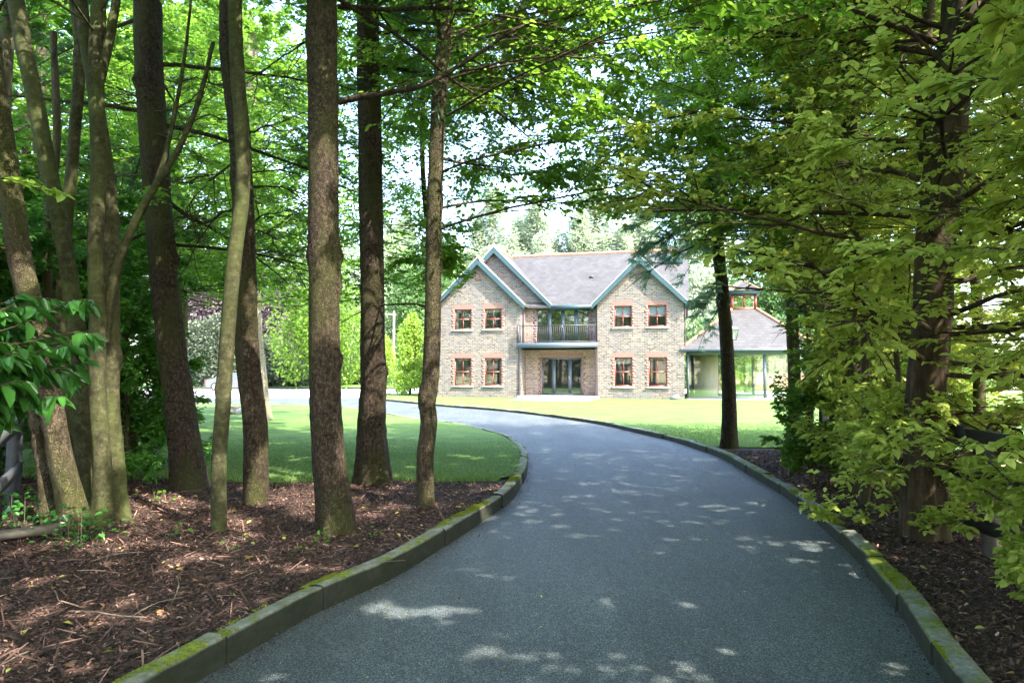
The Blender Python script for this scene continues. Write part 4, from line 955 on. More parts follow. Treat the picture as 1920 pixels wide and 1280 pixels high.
# fork of the big beech
extra_branch(big_r, [(1738, 300), (1726, 200), (1728, 120), (1740, 20), (1745, -60)], yd(1736, 1003) + .9, .075, .06, 'bk_right', 62)
extra_branch(big_r, [(1725, 333), (1680, 325), (1620, 318), (1590, 310), (1540, 322)], yd(1736, 1003), .03, .008, 'bk_dark', 63, 10)
extra_branch(big_r, [(1725, 640), (1650, 600), (1590, 590), (1520, 570)], yd(1736, 1003), .02, .006, 'bk_dark', 64, 10)
extra_branch(big_r, [(1800, 20), (1850, 50), (1880, 60), (1920, 66)], yd(1736, 1003) - .2, .03, .02, 'bk_dark', 65, 8)
extra_branch(big_r, [(1760, 850), (1800, 845), (1840, 820), (1860, 790), (1920, 805)], yd(1736, 1003) - .3, .022, .01, 'bk_right', 66, 8)
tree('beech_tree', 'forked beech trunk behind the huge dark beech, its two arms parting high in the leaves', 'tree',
     [(1590, 850), (1578, 700), (1572, 550), (1566, 420), (1570, 300), (1572, 180), (1566, 60), (1560, 0)], .165, .13, 12, 67, 'bk_right', 'lf_warmlit', dict(HEDGE, n=60, L=4.2, h0=.1), sec=(11, .45), twg=(8, .42), lf=(9, .085), group='beeches along the right bank', tkw=dict(ribs=5, flare=.2), dmin=4)
fk = [o for o in bpy.data.objects if o.get('label', '').startswith('forked beech')][0]
extra_branch(fk, [(1574, 330), (1598, 230), (1608, 120), (1614, 0), (1618, -80)], yd(1590, 850) + .2, .12, .09, 'bk_right', 68)
extra_branch(fk, [(1568, 240), (1548, 210), (1540, 190), (1530, 150)], yd(1590, 850), .06, .04, 'bk_right', 69)
tree('beech_tree', 'slim dark trunk right of the street lamp, rising out of the leaves', 'tree',
     [(1484, 852), (1490, 740), (1486, 620), (1488, 500), (1492, 400), (1490, 280)], .11, .09, 11, 71, 'bk_dark', 'lf_fresh', dict(HEDGE, n=44, L=3.4, h0=.30), sec=(9, .45), twg=(8, .42), lf=(8, .10), group='beeches along the right bank', tkw=dict(flare=.3), dmin=4)
tree('spruce_tree', 'bare leaning spruce trunk in front of the lamp post, drooping blue-green branches above', 'tree',
     [(1367, 836), (1367, 760), (1364, 660), (1358, 560), (1350, 480), (1345, 400)], .135, .09, 13, 72, 'bk_conifer', 'lf_spruce', dict(n=40, h0=.24, L=2.4, el0=-.25, el1=.2, prof=[.55, 1, .8, .2], bend=-.38), sec=(15, .35), twg=(9, .4), lf=(26, .085), needles=True, simple=True, tkw=dict(flare=.35, knots=20, n=100), extra=120, droop=.9)
SAP = dict(n=40, h0=.08, L=1.9, el0=.0, el1=.7, prof=[.9, 1, .8, .35], bend=-.03)
for k, (x, y, top, lf_, lab, L) in enumerate([(4.05, 7.9, 6.5, 'lf_warmlit', 'leafy young beech between the huge dark trunk and the forked one', 1.7),
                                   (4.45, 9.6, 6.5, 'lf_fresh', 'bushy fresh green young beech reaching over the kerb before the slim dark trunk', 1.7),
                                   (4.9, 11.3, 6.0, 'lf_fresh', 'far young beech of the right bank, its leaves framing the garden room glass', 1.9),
                                   (4.55, 4.3, 8, 'lf_warmlit', 'beech at the right edge whose big warm-lit leaves hang over the rail fence', 2.4),
                                   (3.45, 2.9, 7, 'lf_warmlit', 'beech just outside the right edge with low leafy sprays over the mulch', 2.0),
                                   (5.6, 6.4, 9, 'lf_warmlit', 'beech behind the rail fence, to the right of the huge dark trunk', 2.9),
                                   (6.4, 9.4, 9, 'lf_warmlit', 'beech deep in the right bank behind the leafy young beeches', 3.3),
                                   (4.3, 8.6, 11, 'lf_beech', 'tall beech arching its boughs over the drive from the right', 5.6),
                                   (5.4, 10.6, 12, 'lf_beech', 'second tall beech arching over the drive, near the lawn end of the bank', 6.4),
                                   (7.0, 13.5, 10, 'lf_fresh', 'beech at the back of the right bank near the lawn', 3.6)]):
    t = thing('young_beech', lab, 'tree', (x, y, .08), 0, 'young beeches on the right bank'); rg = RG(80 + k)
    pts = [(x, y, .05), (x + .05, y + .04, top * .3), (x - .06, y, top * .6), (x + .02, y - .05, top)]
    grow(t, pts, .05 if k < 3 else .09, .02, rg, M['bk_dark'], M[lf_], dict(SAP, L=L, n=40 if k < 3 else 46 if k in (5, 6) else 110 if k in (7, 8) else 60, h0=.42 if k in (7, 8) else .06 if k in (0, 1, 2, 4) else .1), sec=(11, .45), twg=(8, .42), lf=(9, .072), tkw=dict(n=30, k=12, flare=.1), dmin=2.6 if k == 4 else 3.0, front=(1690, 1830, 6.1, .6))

# woodland behind the left bank
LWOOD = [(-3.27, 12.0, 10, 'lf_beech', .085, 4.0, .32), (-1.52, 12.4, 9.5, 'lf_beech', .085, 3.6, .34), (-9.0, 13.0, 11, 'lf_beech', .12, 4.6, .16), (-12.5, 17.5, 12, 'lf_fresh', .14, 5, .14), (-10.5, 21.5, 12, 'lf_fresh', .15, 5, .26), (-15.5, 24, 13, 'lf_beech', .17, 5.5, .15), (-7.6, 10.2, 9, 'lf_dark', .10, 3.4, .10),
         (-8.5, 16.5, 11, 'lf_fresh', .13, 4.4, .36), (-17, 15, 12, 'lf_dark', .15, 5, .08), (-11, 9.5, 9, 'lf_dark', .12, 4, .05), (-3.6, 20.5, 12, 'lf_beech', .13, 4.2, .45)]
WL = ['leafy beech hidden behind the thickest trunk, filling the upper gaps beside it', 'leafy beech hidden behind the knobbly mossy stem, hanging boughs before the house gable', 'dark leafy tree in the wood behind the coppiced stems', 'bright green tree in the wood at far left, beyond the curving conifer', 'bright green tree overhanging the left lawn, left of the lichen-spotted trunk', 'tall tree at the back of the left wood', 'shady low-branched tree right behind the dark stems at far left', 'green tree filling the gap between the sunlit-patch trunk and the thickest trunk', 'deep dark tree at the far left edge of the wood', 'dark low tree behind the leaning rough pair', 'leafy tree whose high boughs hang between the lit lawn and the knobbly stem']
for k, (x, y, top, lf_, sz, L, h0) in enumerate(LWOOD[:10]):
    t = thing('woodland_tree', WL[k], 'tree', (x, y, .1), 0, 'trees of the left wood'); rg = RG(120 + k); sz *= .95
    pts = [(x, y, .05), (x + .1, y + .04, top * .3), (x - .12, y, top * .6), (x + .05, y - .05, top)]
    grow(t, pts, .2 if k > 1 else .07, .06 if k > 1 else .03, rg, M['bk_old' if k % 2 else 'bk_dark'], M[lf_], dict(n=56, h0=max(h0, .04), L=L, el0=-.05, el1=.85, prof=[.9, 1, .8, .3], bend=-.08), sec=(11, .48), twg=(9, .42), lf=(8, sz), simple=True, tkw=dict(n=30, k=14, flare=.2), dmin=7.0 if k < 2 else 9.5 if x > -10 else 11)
# trees beside and behind the photographer that roof the drive over
SH = [(6.3, .6, 10), (4.6, -3.2, 10), (7.6, 4.0, 10), (1.2, -6.0, 10), (-4.6, -1.5, 9), (-5.6, 2.2, 9), (12, -1.5, 12), (7.6, -7, 11), (-7.5, 5.5, 9.5), (3.3, .4, 8.5), (-3.3, -.6, 9)]  # last two are added, unseen, to block sun from the left bed
SL = ['right of the photographer', 'close behind the photographer on the right verge', 'beyond the right edge behind the rail fence', 'straight behind the photographer', 'behind the photographer on the left verge', 'just outside the left edge', 'far right behind the photographer', 'far behind to the right', 'outside the left edge behind the rails', 'added out of view on the right verge', 'added out of view on the left verge']
for k, (x, y, top) in enumerate(SH):
    t = thing('shade_tree', 'tall leafy tree shading the drive, ' + SL[k], 'tree', (x, y, .05), 0, 'trees roofing the drive outside the picture'); rg = RG(160 + k)
    pts = [(x, y, 0), (x + .1, y + .04, top * .3), (x - .12, y, top * .6), (x + .05, y - .05, top)]
    grow(t, pts, .2, .06, rg, M['bk_old'], M['lf_beech'], dict(n=40, h0=.34, L=4.0, el0=-.05, el1=.8, prof=[.9, 1, .85, .4], bend=-.05), sec=(9, .5), twg=(7, .45), lf=(7 if k < 2 else 9 if k >= len(SH) - 2 else 6, .17 if k < 2 or k >= len(SH) - 2 else .15), simple=True, tkw=dict(n=20, k=12, flare=.2), twigmesh=False)

# evergreen shrub beside the curving conifer
def bush(name, label, cat, x, y, h, r, seed, leaf, size, nb=26, sec=(8, .5), twg=(6, .45), k=9, dmin=1.0, z0=.08, prune=False, up=.5, group=None, simple=False, asp=.5):
    t = thing(name, label, cat, (x, y, z0), 0, group); rg = RG(seed)
    P = np.array([[(x, y, z0 - .05), (x + .02, y, h * .33), (x - .03, y + .02, h * .66), (x, y, h * .92)]], float)
    mb = MB(); mb.block(*tubes(P, np.array([[.04, .035, .025, .012]]), 8))
    B1, i, t_ = spawn(P, nb, .03, 1, np.array([r * 1.1]), 1.15, rg, up=up * .4, n=6, flat=.2, taper=.25)
    mb.block(*tubes(B1, np.full((len(B1), 6), .012) * np.linspace(1, .3, 6)[None], 5))
    B2, i, t_ = spawn(B1, sec[0], .25, 1, np.full(len(B1), r * sec[1]), .7, rg, n=5, flat=.3)
    B3, i, t_ = spawn(B2, twg[0], .2, 1, np.full(len(B2), r * sec[1] * twg[1]), .7, rg, n=4, flat=.3)
    V, F, rr = leaves(np.concatenate([B3, B2[:, 1:]]), k, size, rg, jit=.45, droop=.25, aspect=asp, simple=simple)
    m_ = 4 if simple else 6
    kk = (V.reshape(-1, m_, 3)[:, 0, 2] > .1); kk = kk if simple else np.concatenate([kk, kk]); F = F[kk]; rr = rr[kk]
    o = np.array(t.location); mb.V = [v - o for v in mb.V]; mb.build('branches', M['bk_dark'], t, True)
    cb = MB(); cb.block(V - o, F, rr); cb.build('foliage', M[leaf], t); return t
bush('holly_bush', 'dense glossy dark evergreen bush at the foot of the curving conifer', 'bush', -5.35, 9.5, 2.7, .9, 201, 'lf_holly', .065, 60, (11, .5), (7, .5), 10)
bush('holly_bush', 'dark evergreen bush behind the pale coppiced stems', 'bush', -6.3, 9.9, 3.6, 1.25, 202, 'lf_holly', .08, 60, (11, .5), (7, .5), 10)
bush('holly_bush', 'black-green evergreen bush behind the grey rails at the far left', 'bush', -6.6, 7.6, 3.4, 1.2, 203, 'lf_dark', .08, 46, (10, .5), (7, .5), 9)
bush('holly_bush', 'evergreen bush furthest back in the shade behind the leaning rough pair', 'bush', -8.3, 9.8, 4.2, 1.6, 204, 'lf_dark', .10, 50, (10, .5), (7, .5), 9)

for k, (x, y, h, r, lf_, lb) in enumerate([(3.62, 6.4, 1.3, .62, 'lf_warmlit', 'low leafy sapling at the left foot of the huge dark beech'), (4.3, 8.7, 2.3, .6, 'lf_warmlit', 'chest-high leafy sapling by the kerb beyond the huge dark beech'), (5.0, 10.2, 2.6, .75, 'lf_fresh', 'leafy sapling in front of the slim dark trunk'), (4.05, 9.3, 1.3, .5, 'lf_fresh', 'knee-high leafy sapling close to the kerb below the forked beech'), (3.50, 4.35, .95, .5, 'lf_warmlit', 'low leafy sapling in the mulch at the lower right edge'), (4.3, 7.6, 3.2, .8, 'lf_warmlit', 'tall leafy sapling left of the huge dark trunk'), (4.9, 9.4, 4.0, 1.0, 'lf_warmlit', 'tallest leafy sapling, between the huge and forked beeches'), (5.35, 11.9, 3.6, .8, 'lf_fresh', 'furthest leafy sapling of the right bank by the lawn')]):
    bush('beech_sapling', lb, 'sapling', x, y, h, r, 260 + k, lf_, .06, 26, (7, .5), (5, .5), 7, group='leafy saplings on the right bank', asp=.62)
# laurel reaching in from the left edge: big glossy drooping leaves
def laurel():
    x, y = -3.85, 3.75; t = thing('laurel_bush', 'glossy laurel with big drooping leaves reaching in from the left edge above the rail fence', 'bush', (x, y, .1)); rg = RG(210)
    mb = MB(); cb = MB(); tw = []
    for (u, v, dd) in [(150, 620, 4.3), (120, 690, 4.2), (140, 560, 4.4), (60, 600, 4.0), (40, 650, 3.9), (90, 740, 4.1), (20, 720, 3.8), (100, 650, 4.1), (30, 570, 4.2), (70, 690, 4.4), (10, 620, 4.3), (60, 550, 4.4), (125, 640, 4.3), (0, 680, 4.0), (45, 730, 4.2), (80, 630, 4.5), (20, 780, 4.0), (-30, 640, 4.0), (-40, 720, 4.1)]:
        e = AT(u, v, dd); s_ = Vector((x - .1, y, .5 + rg.uniform(0, .5))); mid = s_.lerp(e, .55) + Vector((0, 0, .22))
        tw.append(smooth_path([s_, mid, e], 12))
    tw = np.array(tw); mb.block(*tubes(tw, np.full((len(tw), 12), .009) * np.linspace(1, .35, 12)[None], 6))
    ends = tw[:, 5:]
    B, i, t_ = spawn(ends, 4, .2, 1, np.full(len(ends), .28), .6, rg, n=5, flat=.4, up=-.1); mb.block(*tubes(B, np.full((len(B), 5), .004) * np.linspace(1, .5, 5)[None], 4))
    o = np.array(t.location)
    for src, k in ((ends, 12), (B, 10)):
        V, F, rr = leaves(src, k, .15, rg, ang=.7, droop=.75, aspect=.36, jit=.45, fold=.10); cb.block(V - o, F, rr)
    mb.V = [v - o for v in mb.V]; mb.build('branches', M['bk_dark'], t, True); cb.build('foliage', M['lf_laurel'], t)
laurel()
def spray(name, label, cat, path, depth, leaf, size, seed, k=9, nb=5):
    rg = RG(seed); pts = [AT(u, v, depth + .05 * i) for i, (u, v) in enumerate(path)]
    t = thing(name, label, cat, tuple(pts[0])); P = smooth_path(pts, 12)[None]; mb = MB(); mb.block(*tubes(P, np.linspace(.005, .002, 12)[None], 5))
    B, i, t_ = spawn(P, nb, .2, .95, np.array([.22]), .8, rg, n=5, flat=.7); mb.block(*tubes(B, np.full((len(B), 5), .0018), 3))
    o = np.array(t.location); cb = MB(); V, F, rr = leaves(np.concatenate([P[:, 3:8], P[:, 7:12], B]), k, size, rg, droop=.1); cb.block(V - o, F, rr)
    mb.V = [v - o for v in mb.V]; mb.build('twig', M['bk_dark'], t, True); cb.build('foliage', M[leaf], t)
spray('leafy_spray', 'bright sunlit spray of leaves at the left edge against the leaning trunk', 'branch', [(-40, 330), (10, 335), (60, 345), (105, 365)], 4.2, 'lf_bright', .075, 220, 7, 2)
# ivy and low weeds
def ground_leaves(name, label, cat, pts, N, size, leaf, seed, zf, h=.16, kind=None):
    rg = RG(seed); P = np.array(pts, float); i = rg.integers(0, len(P), N); xy = P[i, :2] + rg.normal(0, 1, (N, 2)) * P[i, 2:3]
    z = zf(xy[:, 0], xy[:, 1]) + rg.uniform(0, 1, N) ** 1.6 * h; p = np.stack([xy[:, 0], xy[:, 1], z + .01], 1)
    d = nrm(rg.normal(size=(N, 3)) * np.array([1, 1, .35])); tw = np.stack([p, p + d * .01, p + d * .02], 1)
    V, F, rr = leaves(tw, 1, size, rg, ang=0, jit=.5, aspect=.8); c0 = P[0, :2]; o = np.array([c0[0], c0[1], 0]); t = thing(name, label, cat, tuple(o))
    mb = MB(); mb.block(V - o, F, rr); mb.build('foliage', M[leaf], t)
    st_ = MB(); q = rg.integers(0, N, min(N, 40)); S0 = p[q].copy(); S0[:, 2] = zf(S0[:, 0], S0[:, 1]) - .02; st_.block(*tubes(np.stack([S0, (S0 + p[q]) / 2, p[q]], 1) - o, np.full((len(q), 3), .0025), 4)); st_.build('stems', M['twig'], t)
g1 = GT(60, 985); g2 = GT(150, 1010); g3 = GT(300, 985)
ground_leaves('ivy_patch', 'ivy creeping round the foot of the leaning rough pair by the grey rails', 'ivy', [(g1[0], g1[1], .28), (g2[0] + .05, g2[1] - .1, .16), (g1[0] - .4, g1[1] + .2, .3)], 520, .055, 'lf_laurel', 221, zl, .30)
for k, (u, v, n) in enumerate([(300, 940, 26), (612, 1012, 14), (330, 1010, 10), (690, 1010, 10), (445, 1030, 8), (560, 1035, 9), (240, 1000, 12)]):
    g_ = GT(u, v)
    ground_leaves('weed_seedling', ['green seedling in the mulch by the curving conifer foot', 'small weed at the foot of the thickest trunk', 'small weed in the mulch left of the slender stem', 'small weed in the mulch right of the thickest trunk', 'tiny seedling between slender stem and thickest trunk', 'tiny seedling in front of the thickest trunk', 'seedling by the foot of the pale coppiced tree'][k], 'weed', [(g_[0], g_[1], .05)], n, .045, 'lf_fresh', 230 + k, zl, .12)

# ------------------------------------------------------------------ fences
def rail_fence(name, label, pts, zs, mats, post_pts, ph, group=None, rail_h=.11):
    x, y = pts[0]; t = thing(name, label, 'fence', (x, y, 0), 0, group); o = Vector((x, y, 0)); rg = RG(3)
    for z in zs:
        for a, b in zip(pts[:-1], pts[1:]):
            m = MB(); A = Vector((a[0], a[1], z + rg.normal(0, .008))) - o; B = Vector((b[0], b[1], z + rg.normal(0, .008))) - o; m.beam(A, B, .04, rail_h); m.build('rail', mats[0], t)
    for (a, b) in post_pts:
        m = MB(); m.box(a - x - .05, a - x + .05, b - y - .05, b - y + .05, -.1, ph); m.ngon([(a - x - .05, b - y - .05, ph), (a - x + .05, b - y - .05, ph), (a - x, b - y, ph + .03)]); m.build('post', mats[1], t)
rail_fence('rail_fence', 'dark three-rail timber fence along the sunlit field behind the huge dark beech', [(3.50, 2.2), (3.85, 5.8), (4.6, 8.0), (5.3, 10.4), (5.9, 13.0)], (.36, .73, 1.06), (M['fence_dark'], M['post']), [(3.56, 2.2), (3.73, 4.0), (3.90, 5.62), (4.68, 8.0), (5.38, 10.4), (5.97, 13.0)], 1.10)
rail_fence('rail_fence', 'weathered grey rail fence at the far left under the laurel', [(-3.62, 3.2), (-4.05, 5.3), (-5.15, 7.2), (-6.9, 9.3)], (.60, 1.02), (M['fence_grey'], M['fence_grey']), [(-3.7, 3.2), (-4.12, 5.35), (-5.22, 7.2), (-6.95, 9.3)], 1.12)
g_ = GT(15, 1018); m = MB(); m.box(-.5, .45, -.07, .07, 0, .05); o = m.build('fallen_plank', M['post']); o.location = (g_[0] - .1, g_[1], zl(np.array([g_[0]]), np.array([g_[1]]))[0] + .03); o.rotation_euler = (.1, -.06, .45)
tag(o, 'weathered grey plank lying on the mulch at the left edge', 'plank')

# ------------------------------------------------------------------ street lamp, pole, lawn box
lx, ly = (1374.5 - 960) / 1280 * 30, 30.
t = thing('street_lamp', 'black Victorian style street lamp on the right lawn behind the bare spruce trunk', 'street lamp', (lx, ly, .08))
m = MB(); prof = [(0, .13), (.1, .13), (.12, .09), (.5, .075), (.55, .055), (1.2, .04), (2.55, .032), (2.6, .05), (2.64, .032), (2.84, .03)]
for (a, ra), (b, rb_) in zip(prof[:-1], prof[1:]): m.cyl((0, 0, a), (0, 0, b), ra, rb_, 14, cap=False)
m.cyl((-.02, 0, 2.5), (.36, 0, 2.5), .016, .016, 8); m.cyl((.36, 0, 2.5), (.385, 0, 2.5), .028, .028, 8)
m.build('post', M['iron'], t, True)
m = MB(); b0, b1, zb_, zt_ = .11, .20, 2.9, 3.3
for sx in (-1, 1):
    for sy in (-1, 1): m.beam((sx * b0, sy * b0, zb_), (sx * b1, sy * b1, zt_), .02, .02)
m.box(-b0 - .02, b0 + .02, -b0 - .02, b0 + .02, zb_ - .04, zb_); m.box(-b1 - .025, b1 + .025, -b1 - .025, b1 + .025, zt_, zt_ + .03)
r4 = [(sx * (b1 + .02), sy * (b1 + .02), zt_ + .031) for sx, sy in ((-1, -1), (1, -1), (1, 1), (-1, 1))]; r5 = [(sx * .07, sy * .07, zt_ + .2) for sx, sy in ((-1, -1), (1, -1), (1, 1), (-1, 1))]
for i in range(4): m.ngon([r4[i], r4[(i + 1) % 4], r5[(i + 1) % 4], r5[i]])
m.box(-.07, .07, -.07, .07, zt_ + .2, zt_ + .26); m.cyl((0, 0, zt_ + .26), (0, 0, zt_ + .46), .02, .004, 8)
lh = m.build('lantern', M['iron'], t)
m = MB()
for i in range(4):
    a = ((-1, -1), (1, -1), (1, 1), (-1, 1))[i]; b = ((1, -1), (1, 1), (-1, 1), (-1, -1))[i]; e_ = .004
    m.ngon([(a[0] * (b0 - e_), a[1] * (b0 - e_), zb_), (b[0] * (b0 - e_), b[1] * (b0 - e_), zb_), (b[0] * (b1 - e_), b[1] * (b1 - e_), zt_), (a[0] * (b1 - e_), a[1] * (b1 - e_), zt_)])
m.build('lantern_glass', M['clear'], lh)
px_, py_ = (738 - 960) / 1280 * 80, 80.
t = thing('utility_pole', 'pale wooden utility pole with one cross arm behind the yellow-green thuja', 'pole', (px_, py_, 0))
m = MB(); m.cyl((0, 0, -.1), (0, 0, 8.6), .17, .12, 10); m.build('pole', M['teak'], t, True)
m = MB(); m.box(-1.2, .2, -.07, .07, 8.15, 8.3); m.build('cross_arm', M['teak'], t)
m = MB(); 
for q in (-1.1, -.6): m.cyl((q, 0, 8.3), (q, 0, 8.48), .05, .035, 8)
m.build('insulators', M['fence_grey'], t)
g_ = G(438, 776, .02); m = MB(); m.box(-.22, .22, -.16, .16, 0, .26); m.box(-.2, .2, -.14, .14, .26, .3); o = m.build('lawn_box', M['grey_box']); o.location = (g_.x, g_.y, .0); tag(o, 'small grey box standing on the left lawn beside the lichen-spotted trunk', 'box')

# ------------------------------------------------------------------ silver car
def car():
    x, y = (384 - 960) / 1280 * 56, 56.; t = thing('parked_car', 'silver saloon car parked by the purple hedge beyond the forecourt', 'car', (x, y, -.02), R(3))
    prof = [(.02, .32), (.0, .62), (.06, .86), (.18, .93), (.62, .98), (1.25, 1.38), (1.75, 1.46), (2.5, 1.45), (3.1, 1.30), (3.75, .98), (4.35, .84), (4.52, .66), (4.5, .34), (4.1, .24), (.4, .24)]
    m = MB(); n = len(prof)
    secs = [(-.0, .86, .0), (.05, .97, .0), (.10, 1., 0), (1.66, 1., 0), (1.71, .97, 0), (1.76, .86, 0)]
    V = []
    for (w, s_, _) in secs:
        for (a, z) in prof:
            zz = .24 + (z - .24) * (s_ * .35 + .65 if z < 1 else 1); inset = max(0, (z - .95)) * .42
            yy = w if .1 < w < 1.6 else w
            yy = .88 + (w - .88) * (1 - inset); V.append((2.26 + (a - 2.26) * (s_ * .3 + .7), yy, zz))
    F = []
    for i in range(len(secs) - 1):
        for j in range(n): F.append((i * n + j, i * n + (j + 1) % n, (i + 1) * n + (j + 1) % n, (i + 1) * n + j))
    m.block(V, F); m.ngon(V[:n][::-1]); m.ngon(V[-n:]); m.build('body', M['silver'], t)
    for yy in (.03, 1.73):
        m = MB(); s_ = -1 if yy < 1 else 1
        m.prism([(.78, yy + s_ * -.012 + .02 * s_, 1.0), (1.28, yy - s_ * .10, 1.33), (1.8, yy - s_ * .12, 1.39), (1.8, yy + .008 * s_, 1.0)], (0, s_ * .012, 0))
        m.prism([(1.88, yy + .008 * s_, 1.0), (1.88, yy - s_ * .12, 1.39), (2.75, yy - s_ * .11, 1.36), (3.35, yy + .008 * s_, 1.0)], (0, s_ * .012, 0)); m.build('side_window', M['glass'], t)
    m = MB(); m.prism([(.66, .3, 1.02), (.66, 1.46, 1.02), (1.18, 1.36, 1.37), (1.18, .4, 1.37)], (-.015, 0, .015)); m.build('rear_window', M['glass'], t)
    for yy in (.02, 1.5): m = MB(); m.box(-.03, .12, yy + .04, yy + .24, .68, .86); m.build('tail_light', M['redlamp'], t)
    m = MB(); m.box(-.05, .1, .1, 1.66, .36, .52); m.build('bumper', M['silver'], t)
    for wx in (.85, 3.65):
        for wy in (-.03, 1.6):
            m = MB(); m.cyl((wx, wy, .33), (wx, wy + .2, .33), .33, .33, 24); w_ = m.build('wheel', M['tyre'], t, False)
            m = MB(); s_ = -1 if wy < 1 else 1; yf = wy if wy < 1 else wy + .2
            m.cyl((wx, yf, .33), (wx, yf + s_ * .012, .33), .22, .21, 18)
            for k in range(5):
                a = k * 1.2566; m.beam((wx, yf + s_ * .02, .33), (wx + .19 * math.cos(a), yf + s_ * .02, .33 + .19 * math.sin(a)), .03, .045, (0, 1, 0))
            m.build('rim', M['chrome'], w_)
car()
x, y = (562 - 960) / 1280 * 70, 70.
t = thing('trampoline', 'round trampoline with pale green netting on the far lawn, left of the lime-green tree', 'trampoline', (x, y, .05))
m = MB(); m.cyl((0, 0, .82), (0, 0, .86), 1.7, 1.7, 28); m.build('mat', M['green_net'], t)
m = MB()
for k in range(6):
    a = k * math.pi / 3; m.cyl((1.7 * math.cos(a), 1.7 * math.sin(a), 0), (1.7 * math.cos(a), 1.7 * math.sin(a), 2.5), .03, .03, 8)
m.build('poles', M['fence_grey'], t)
m = MB()
for k in range(28):
    a = k * math.pi / 14; m.beam((1.7 * math.cos(a), 1.7 * math.sin(a), .86), (1.7 * math.cos(a), 1.7 * math.sin(a), 2.3), .012, .012, (1, .1, 0))
for z in (1.1, 1.35, 1.6, 1.85, 2.1, 2.35):
    for k in range(28): a = k * math.pi / 14; b = (k + 1) * math.pi / 14; m.beam((1.7 * math.cos(a), 1.7 * math.sin(a), z), (1.7 * math.cos(b), 1.7 * math.sin(b), z), .012, .012)
m.build('netting', M['green_net'], t)

# ------------------------------------------------------------------ garden beyond
def at(u, y, z=.0): return ((u - 960) / 1280 * y, y, z)
shrub('purple_beech', 'broad purple-leaved beech behind the silver car', 'tree', at(425, 69), 6.6, 3.5, 10.4, 34, 56000, .34, 'lf_purple', 301, tr=.3)
shrub('purple_beech', 'smaller purple-leaved beech half hidden by the lime-green tree', 'tree', at(545, 72), 4.2, 3, 8.6, 24, 26000, .34, 'lf_purple', 302, tr=.25)
shrub('silver_hedge', 'grey-green shrub mass right behind the silver car', 'shrub', at(395, 64.5), 5.0, 1.8, 5.4, 26, 30000, .28, 'lf_olive', 303)
shrub('silver_hedge', 'low grey-green shrubs right of the silver car under the purple beech', 'shrub', at(510, 66), 4.4, 1.6, 3.9, 24, 24000, .26, 'lf_olive', 304)
shrub('silver_hedge', 'grey-green shrub seen between the thickest trunk and the straight flared one', 'shrub', at(655, 76), 4.5, 1.6, 3.4, 22, 16000, .28, 'lf_olive', 305)
shrub('lime_tree', 'lime-green round-headed tree behind the thickest trunk, on the far side of the forecourt', 'tree', at(618, 60.8), 3.8, 2.8, 9.0, 32, 20000, .30, 'lf_bright', 306, bark='bk_lichen', base=2.0, tr=.22)
# its leaning trunk
shrub('thuja', 'yellow-green conical thuja at the left corner of the brick house', 'conifer', at(769, 43.5), 1.5, 1.4, 5.0, 46, 16000, .16, 'lf_thuja', 307, base=.5, cone=.85, r=.26, tr=.09)
shrub('thuja', 'small pale yellow conifer left of the conical thuja', 'conifer', at(714, 62), 1.5, 1.4, 4.6, 30, 9000, .2, 'lf_thuja', 308, cone=.5, r=.35, tr=.09)
for k, (u, y, h, r_, lf_) in enumerate([(350, 92, 17, 5, 'lf_far'), (450, 96, 19, 5, 'lf_far'), (560, 96, 18, 5, 'lf_washed'), (655, 94, 17, 4.5, 'lf_washed'), (720, 98, 20, 3.2, 'lf_washed'), (785, 88, 15, 4.2, 'lf_far'), (835, 95, 16, 4, 'lf_far'), (1300, 80, 12, 3.6, 'lf_washed'), (1365, 86, 12, 4, 'lf_washed'), (1440, 82, 14, 4.5, 'lf_far'), (1520, 78, 15, 5, 'lf_far'), (1600, 74, 13, 5, 'lf_far'), (1700, 76, 13, 5, 'lf_far')]):
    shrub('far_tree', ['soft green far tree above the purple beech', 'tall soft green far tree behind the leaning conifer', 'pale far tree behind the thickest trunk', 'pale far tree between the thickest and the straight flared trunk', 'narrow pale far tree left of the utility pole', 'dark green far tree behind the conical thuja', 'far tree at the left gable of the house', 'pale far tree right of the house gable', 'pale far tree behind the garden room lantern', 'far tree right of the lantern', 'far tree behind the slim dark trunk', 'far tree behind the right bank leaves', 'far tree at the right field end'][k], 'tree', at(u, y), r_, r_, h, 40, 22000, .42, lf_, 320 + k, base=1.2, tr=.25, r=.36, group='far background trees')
# poplars behind the house: one built, the rest copied with their parts
pop = thing('poplar_tree', 'slim pale poplar, leftmost of the row behind the house ridge', 'tree', (0, 0, 0), 0, 'poplars behind the house')
def poplar_lumps(rg):
    out = []; ph = rg.uniform(0, 6.28, 3)
    for _ in range(95):
        z = rg.uniform(.06, 1) ** .9 * rg.choice([1, 1, .93]); s = np.interp(z, [0, .2, .6, 1], [.7, 1., .8, .12]); s *= 1 + .35 * np.sin(z * 11 + ph[0]) * np.sin(z * 5 + ph[1]); a = rg.uniform(0, 6.28); q = rg.random() ** .5 * rg.uniform(.7, 1.25)
        out.append((2.5 * s * q * np.cos(a), 2.5 * s * q * np.sin(a), 28 * z, .75 * (s + .2), .75 * (s + .2), 1.7))
    return out
pops = []
for q_ in range(4):
    if q_: pop = thing('poplar_tree', 'slim pale poplar', 'tree', (0, 0, 0), 0, 'poplars behind the house')
    cloud_root(pop, poplar_lumps(RG(350 + 5 * q_)), 36000, .32, RG(351 + q_), M['lf_washed'], name='crown'); stem(pop, 24, .25, M['bk_lichen']); pops.append(pop)
